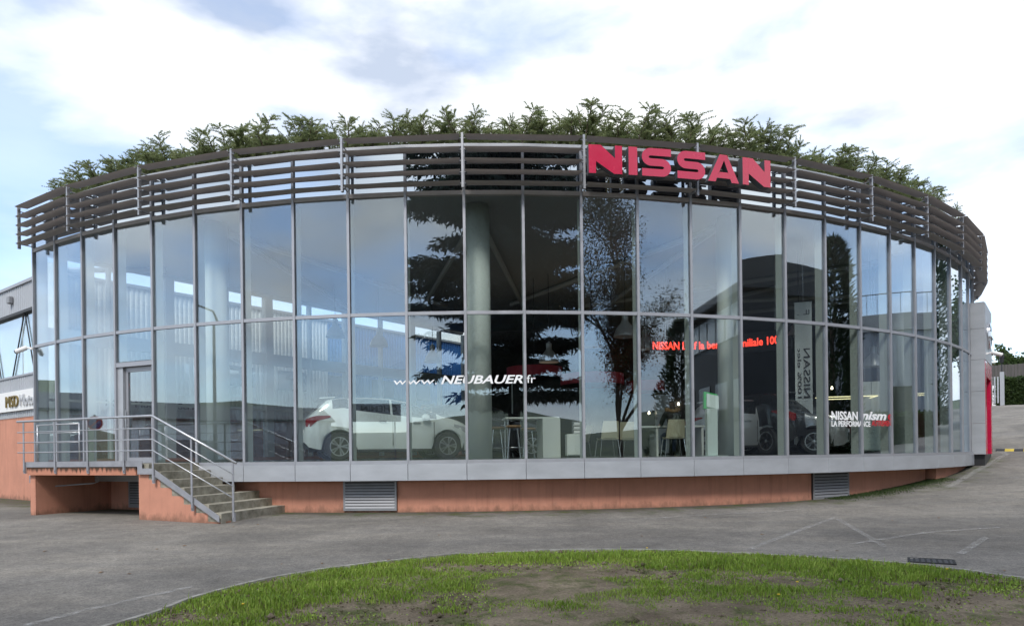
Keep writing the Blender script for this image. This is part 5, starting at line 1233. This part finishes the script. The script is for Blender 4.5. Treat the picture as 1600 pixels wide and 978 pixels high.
for q, (px, t, h, R0, lab) in enumerate(((1592, 62, 6.5, 3.0, 'bushy green tree showing above the board fence'), (1556, 70, 6.0, 2.4, 'low tree just clear of the showroom wall above the fence'), (1640, 64, 7.0, 3.2, 'green tree beyond the far end of the board fence'))):
    p = road_pt(px, t); broad('tree', p.x, p.y, h, R0, 70 + q, lab, M['autumn'] if q == 1 else M['hedge'], 9000, .3, .16)
p = road_pt(1558, 40); e = empty('gate', tuple(p), 0, 'grey metal gate leaf beside the hedge at the end of the drive', 'gate'); T = Matrix.Translation(p) @ Matrix.Rotation(R_(-40), 4, 'Z')
rr(MB(), T, (-.55, -.45, -.05, .05, 0, 1.8), (.15, .35, -.08, .08, 0, 1.9)).build('gate_post', M['clad_grey'], e)
for k in range(4): rr(MB(), T, (-.44 + k * .15, -.36 + k * .15, -.02, .02, .15, 1.65)).build('slat', M['clad_grey'], e)
p = road_pt(1566, 43); e = empty('lantern', tuple(p), 0, 'small black lantern on a post in front of the hedge', 'lamp'); MB().tube([p, p + Vector((0, 0, 2.7))], .035, 8).build('post', M['black'], e)
MB().lathe([(.03, 2.68), (.10, 2.72), (.15, 3.05), (.17, 3.06), (.05, 3.22), (.0, 3.25)], 6, p.x, p.y, p.z).build('lantern_head', M['black'], e)
# speed bump
a, c = at_ground(1553, 707.5), at_ground(1640, 704)
p0 = road_pt(1556, 24.6); p1 = road_pt(1660, 23.4); d = p1 - p0; nseg = 7
M['yellow'] = mat('bump_yellow', (.55, .42, .06), .7, 0, .2, 8); bump = empty('speed_bump', tuple(p0), 0, 'black and yellow speed bump across the drive beside the portal', 'speed bump')
for k in range(nseg):
    q0, q1 = p0.lerp(p1, k / nseg), p0.lerp(p1, (k + .985) / nseg); dn = Vector((-d.y, d.x, 0)).normalized(); b = MB()
    b.rings([[(q.x + dn.x * y, q.y + dn.y * y, gz(q.x, q.y) + z) for y, z in ((-.22, -.03), (-.18, .02), (-.08, .06), (.08, .06), (.18, .02), (.22, -.03))] for q in (q0, q1)], True); b.build('bump_segment', M['yellow'] if k % 2 else M['black'], bump)

# ================================================================ GRASS, WEEDS, LITTER
def inside(x, y):
    c = np.zeros(len(x), bool); j = len(bx) - 1
    for i in range(len(bx)):
        cond = ((by[i] > y) != (by[j] > y)) & (x < (bx[j] - bx[i]) * (y - by[i]) / (by[j] - by[i] + 1e-12) + bx[i]); c ^= cond; j = i
    return c
def vnoise(x, y, s, o): return np.array([mnoise.noise(Vector((a * s + o, b_ * s + o * .7, o))) for a, b_ in zip(x, y)])
bare_px = [(800, 893, 1.15, .22), (1010, 899, .9, .26), (700, 890, .9, .16), (560, 955, .9, .22), (760, 935, .95, .28), (840, 975, 1.0, .3), (1560, 950, .8, .5), (1440, 915, .45, .12), (1130, 960, .5, .16), (1300, 968, .6, .12), (640, 975, .7, .2)]
lush_px = [(620, 900, .9, .35), (500, 925, .8, .4), (1120, 885, 1.2, .32), (1260, 890, 1.1, .35), (900, 876, 1.1, .18), (1330, 900, .9, .3), (960, 938, .6, .22), (430, 950, .7, .35), (1420, 905, .7, .2), (870, 957, .35, .2), (1200, 930, .8, .25)]
def blobs(x, y, L_):
    v = np.zeros(len(x))
    for px, py, rx, ry in L_:
        p = at_ground(px, py); v = np.maximum(v, np.exp(-(((x - p.x) / rx) ** 2 + ((y - p.y) / ry) ** 2) * 1.3))
    return v
rg = np.random.default_rng(99)
NG = 380000
x = rg.uniform(-5.2, 8.5, NG); y = rg.uniform(3.2, 9.6, NG); ok = inside(x, y); x, y = x[ok], y[ok]
ok = inside(x, y + .10) & inside(x - .09, y + .05) & inside(x + .09, y + .05); x, y = x[ok], y[ok]      # keep blades off the edging
cell = lambda s, o: vnoise(np.round(x, 1), np.round(y, 1), s, o)
n1_, n2_ = cell(1.1, 4.0), cell(3.4, 9.0); bare, lush = blobs(x, y, bare_px), blobs(x, y, lush_px)

den = np.clip(.56 + .75 * n1_ + .75 * n2_ + .75 * lush - 1.0 * bare, .0, 1); keep = rg.uniform(size=len(x)) < den; x, y, den, lush = x[keep], y[keep], den[keep], lush[keep]
n = len(x); hgt = (.010 + .026 * den + .034 * lush * rg.uniform(.3, 1, n)) * rg.uniform(.55, 1.35, n); a = rg.uniform(0, 6.283, n)
tall = rg.uniform(size=n) < .006; hgt[tall] *= 2.2
zg = ground_z(x, y) + .012 + .02
w = rg.uniform(.0026, .0060, n); lean = rg.uniform(.1, .75, n) * hgt; a2 = rg.uniform(0, 6.283, n)
B0 = np.stack([x - w * np.cos(a), y - w * np.sin(a), zg - .02], 1); B1 = np.stack([x + w * np.cos(a), y + w * np.sin(a), zg - .02], 1)
Mx = np.stack([x + .35 * lean * np.cos(a2), y + .35 * lean * np.sin(a2), zg + hgt * .6], 1); wv = np.stack([w * .8 * np.cos(a), w * .8 * np.sin(a), np.zeros(n)], 1); Tp_ = np.stack([x + lean * np.cos(a2), y + lean * np.sin(a2), zg + hgt], 1)
V = np.stack([B0, B1, Mx + wv, Mx - wv, Tp_], 1).reshape(-1, 3); k5 = np.arange(n) * 5
def grass_mat(nm, c0, c1):
    m = mat(nm, c0, .55, 0, 0, 2.4, col2=c1, spec=.3); bs = m.node_tree.nodes['Principled BSDF']; return m
M['grass'] = grass_mat('grass_blade', (.16, .27, .03), (.29, .42, .06)); M['grass_dry'] = grass_mat('dry_blade', (.14, .14, .05), (.24, .21, .09)); M['grass_y'] = grass_mat('bright_blade', (.24, .35, .04), (.38, .48, .09))
mi = rg.choice([0, 1, 2], n, p=[.56, .09, .35])
gmesh = np_mesh('grass', V, np.stack([k5, k5 + 1, k5 + 2, k5 + 3], 1), np.stack([k5 + 3, k5 + 2, k5 + 4], 1), [M['grass'], M['grass_dry'], M['grass_y']], np.concatenate([mi, mi]))
tag(place('grass', gmesh), 'patchy green grass growing on the bare soil inside the kerb', 'grass', kind='stuff')
# low weeds between the tufts, and crumbs of soil and grit
nw = 46000; x = rg.uniform(-4.6, 7.5, nw); y = rg.uniform(4.2, 9.5, nw); ok = inside(x, y + .1) & inside(x - .09, y) & inside(x + .09, y); x, y = x[ok], y[ok]; ok = rg.uniform(size=len(x)) < np.clip(.42 + .9 * vnoise(np.round(x, 1), np.round(y, 1), 1.7, 2.0) - .35 * blobs(x, y, bare_px), 0.03, 1); x, y = x[ok], y[ok]; n = len(x)
Dd = unit(np.stack([rg.normal(0, 1, n), rg.normal(0, 1, n), rg.uniform(.1, .9, n)], 1)); V, Q = leaves(np.stack([x, y, ground_z(x, y) + .036 + rg.uniform(-.012, .012, n)], 1), Dd, rg.uniform(.012, .038, n), rg.uniform(.008, .020, n), rg)
tag(place('weeds', np_mesh('weeds', V, Q, None, [M['grass'], M['grass_y']], rg.integers(0, 2, n))), 'low broad-leaved weeds spread over the bare soil', 'weeds', kind='stuff')
nw = 16000; x = rg.uniform(-4.6, 7.5, nw); y = rg.uniform(4.2, 9.5, nw); ok = inside(x, y + .1) & inside(x - .09, y) & inside(x + .09, y); x, y = x[ok], y[ok]; n = len(x); sz = rg.exponential(.006, n) + .003; P = np.stack([x, y, ground_z(x, y) + .03 + sz * .3], 1); off = np.array([[1, 0, 0], [0, 1, 0], [-1, 0, 0], [0, -1, 0], [0, 0, .8], [0, 0, -.8]]); V = (P[:, None] + off[None] * (sz[:, None, None] * rg.uniform(.6, 1.3, (n, 6, 1)))).reshape(-1, 3)
tr = np.array([[0, 1, 4], [1, 2, 4], [2, 3, 4], [3, 0, 4], [1, 0, 5], [2, 1, 5], [3, 2, 5], [0, 3, 5]]); tag(place('clods', np_mesh('clods', V, None, (np.arange(n)[:, None, None] * 6 + tr[None]).reshape(-1, 3), M['soil'])), 'crumbs of soil and grit on the bare patches', 'soil', kind='stuff')
# moss and weeds at the foot of the showroom wall, right-hand side
n = 9000; ii = rg.uniform(17.2, 21.6, n); rr0 = RR - .33 + np.abs(rg.normal(0, .28, n)); tt = TH0 + DT * ii; x = rr0 * np.sin(tt); y = CY - rr0 * np.cos(tt); zg = ground_z(x, y); Dd = unit(rg.normal(0, .6, (n, 3)) + np.array([0, 0, 1])); V, Q = leaves(np.stack([x, y, zg - .004], 1), Dd, rg.uniform(.015, .05, n), rg.uniform(.008, .014, n), rg)
tag(place('moss', np_mesh('moss', V, Q, None, M['hedge'])), 'strip of moss and weeds along the showroom wall on the rise', 'moss', kind='stuff')
# dandelions, broad weeds, fallen leaves
M['petal'] = mat('dandelion_yellow', (.70, .48, .02), .6); fl = MB(); fl.lathe([(.001, .0), (.009, .003), (.015, .009), (.012, .014), (.001, .016)], 9); flm = fl.mesh('flower_head', M['petal']); stm = MB().tube([(0, 0, -.06), (0, 0, 0)], .002, 4).mesh('stem', M['grass'])
for px, py in ((1217, 943), (1246, 922), (1011, 866), (1480, 901), (380, 958)):
    p = at_ground(px, py); e = empty('dandelion', (p.x, p.y, p.z + .03), 0, 'yellow dandelion flower in the grass', 'flower', 'dandelions in the grass')
    for nm, me in (('flower_head', flm), ('stem', stm)):
        o = bpy.data.objects.new(nm, me); C.objects.link(o); o.parent = e; o.location = (0, 0, .05)
M['dead'] = mat('dead_leaf', (.22, .13, .06), .8); lfm = MB(); lfm.rings([[(-.03, 0, .002), (-.028, 0, .004)], [(0, -.016, .006), (0, -.015, .008)], [(.03, 0, .002), (.03, 0, .004)], [(0, .016, .009), (0, .015, .011)], [(-.03, 0, .002), (-.028, 0, .004)]], closed=False); lfm.face((0, 2, 4, 6)); lfm.face((7, 5, 3, 1)); lm_ = lfm.mesh('fallen_leaf', M['dead'])
rs = random.Random(8)
for k in range(46):
    px, py = rs.uniform(60, 1580), rs.uniform(800, 900)
    if rs.random() < .35: px, py = rs.uniform(100, 215), rs.uniform(799, 812)
    p = at_ground(px, py)
    if p.y > 14.0 and abs(p.x) < 9: continue
    o = place('fallen_leaf', lm_, None, (p.x, p.y, p.z + (.05 if inside(np.array([p.x]), np.array([p.y]))[0] else .004)), rs.uniform(0, 6)); o.scale = [rs.uniform(.6, 1.2)] * 3
    tag(o, 'small brown fallen leaf lying on the asphalt or grass', 'leaf', 'fallen leaves on the ground')
# drain grate by the kerb
p = at_ground(1455, 876); e = empty('drain_grate', tuple(p), 0, 'dark metal drain grate in the asphalt by the kerb', 'drain'); T = Matrix.Translation((p.x, p.y, p.z)) @ Matrix.Rotation(R_(-30), 4, 'Z')
rr(MB(), T, (-.25, .25, -.19, -.16, -.03, .008), (-.25, .25, .16, .19, -.03, .008), (-.25, -.22, -.16, .16, -.03, .008), (.22, .25, -.16, .16, -.03, .008)).build('frame', M['rubber'], e)
for k in range(7): rr(MB(), T, (-.19 + k * .06, -.165 + k * .06, -.158, .158, -.02, .006)).build('bar', M['rubber'], e)
rr(MB(), T, (-.22, .22, -.16, .16, -.03, .005)).build('pit', M['black'], e)
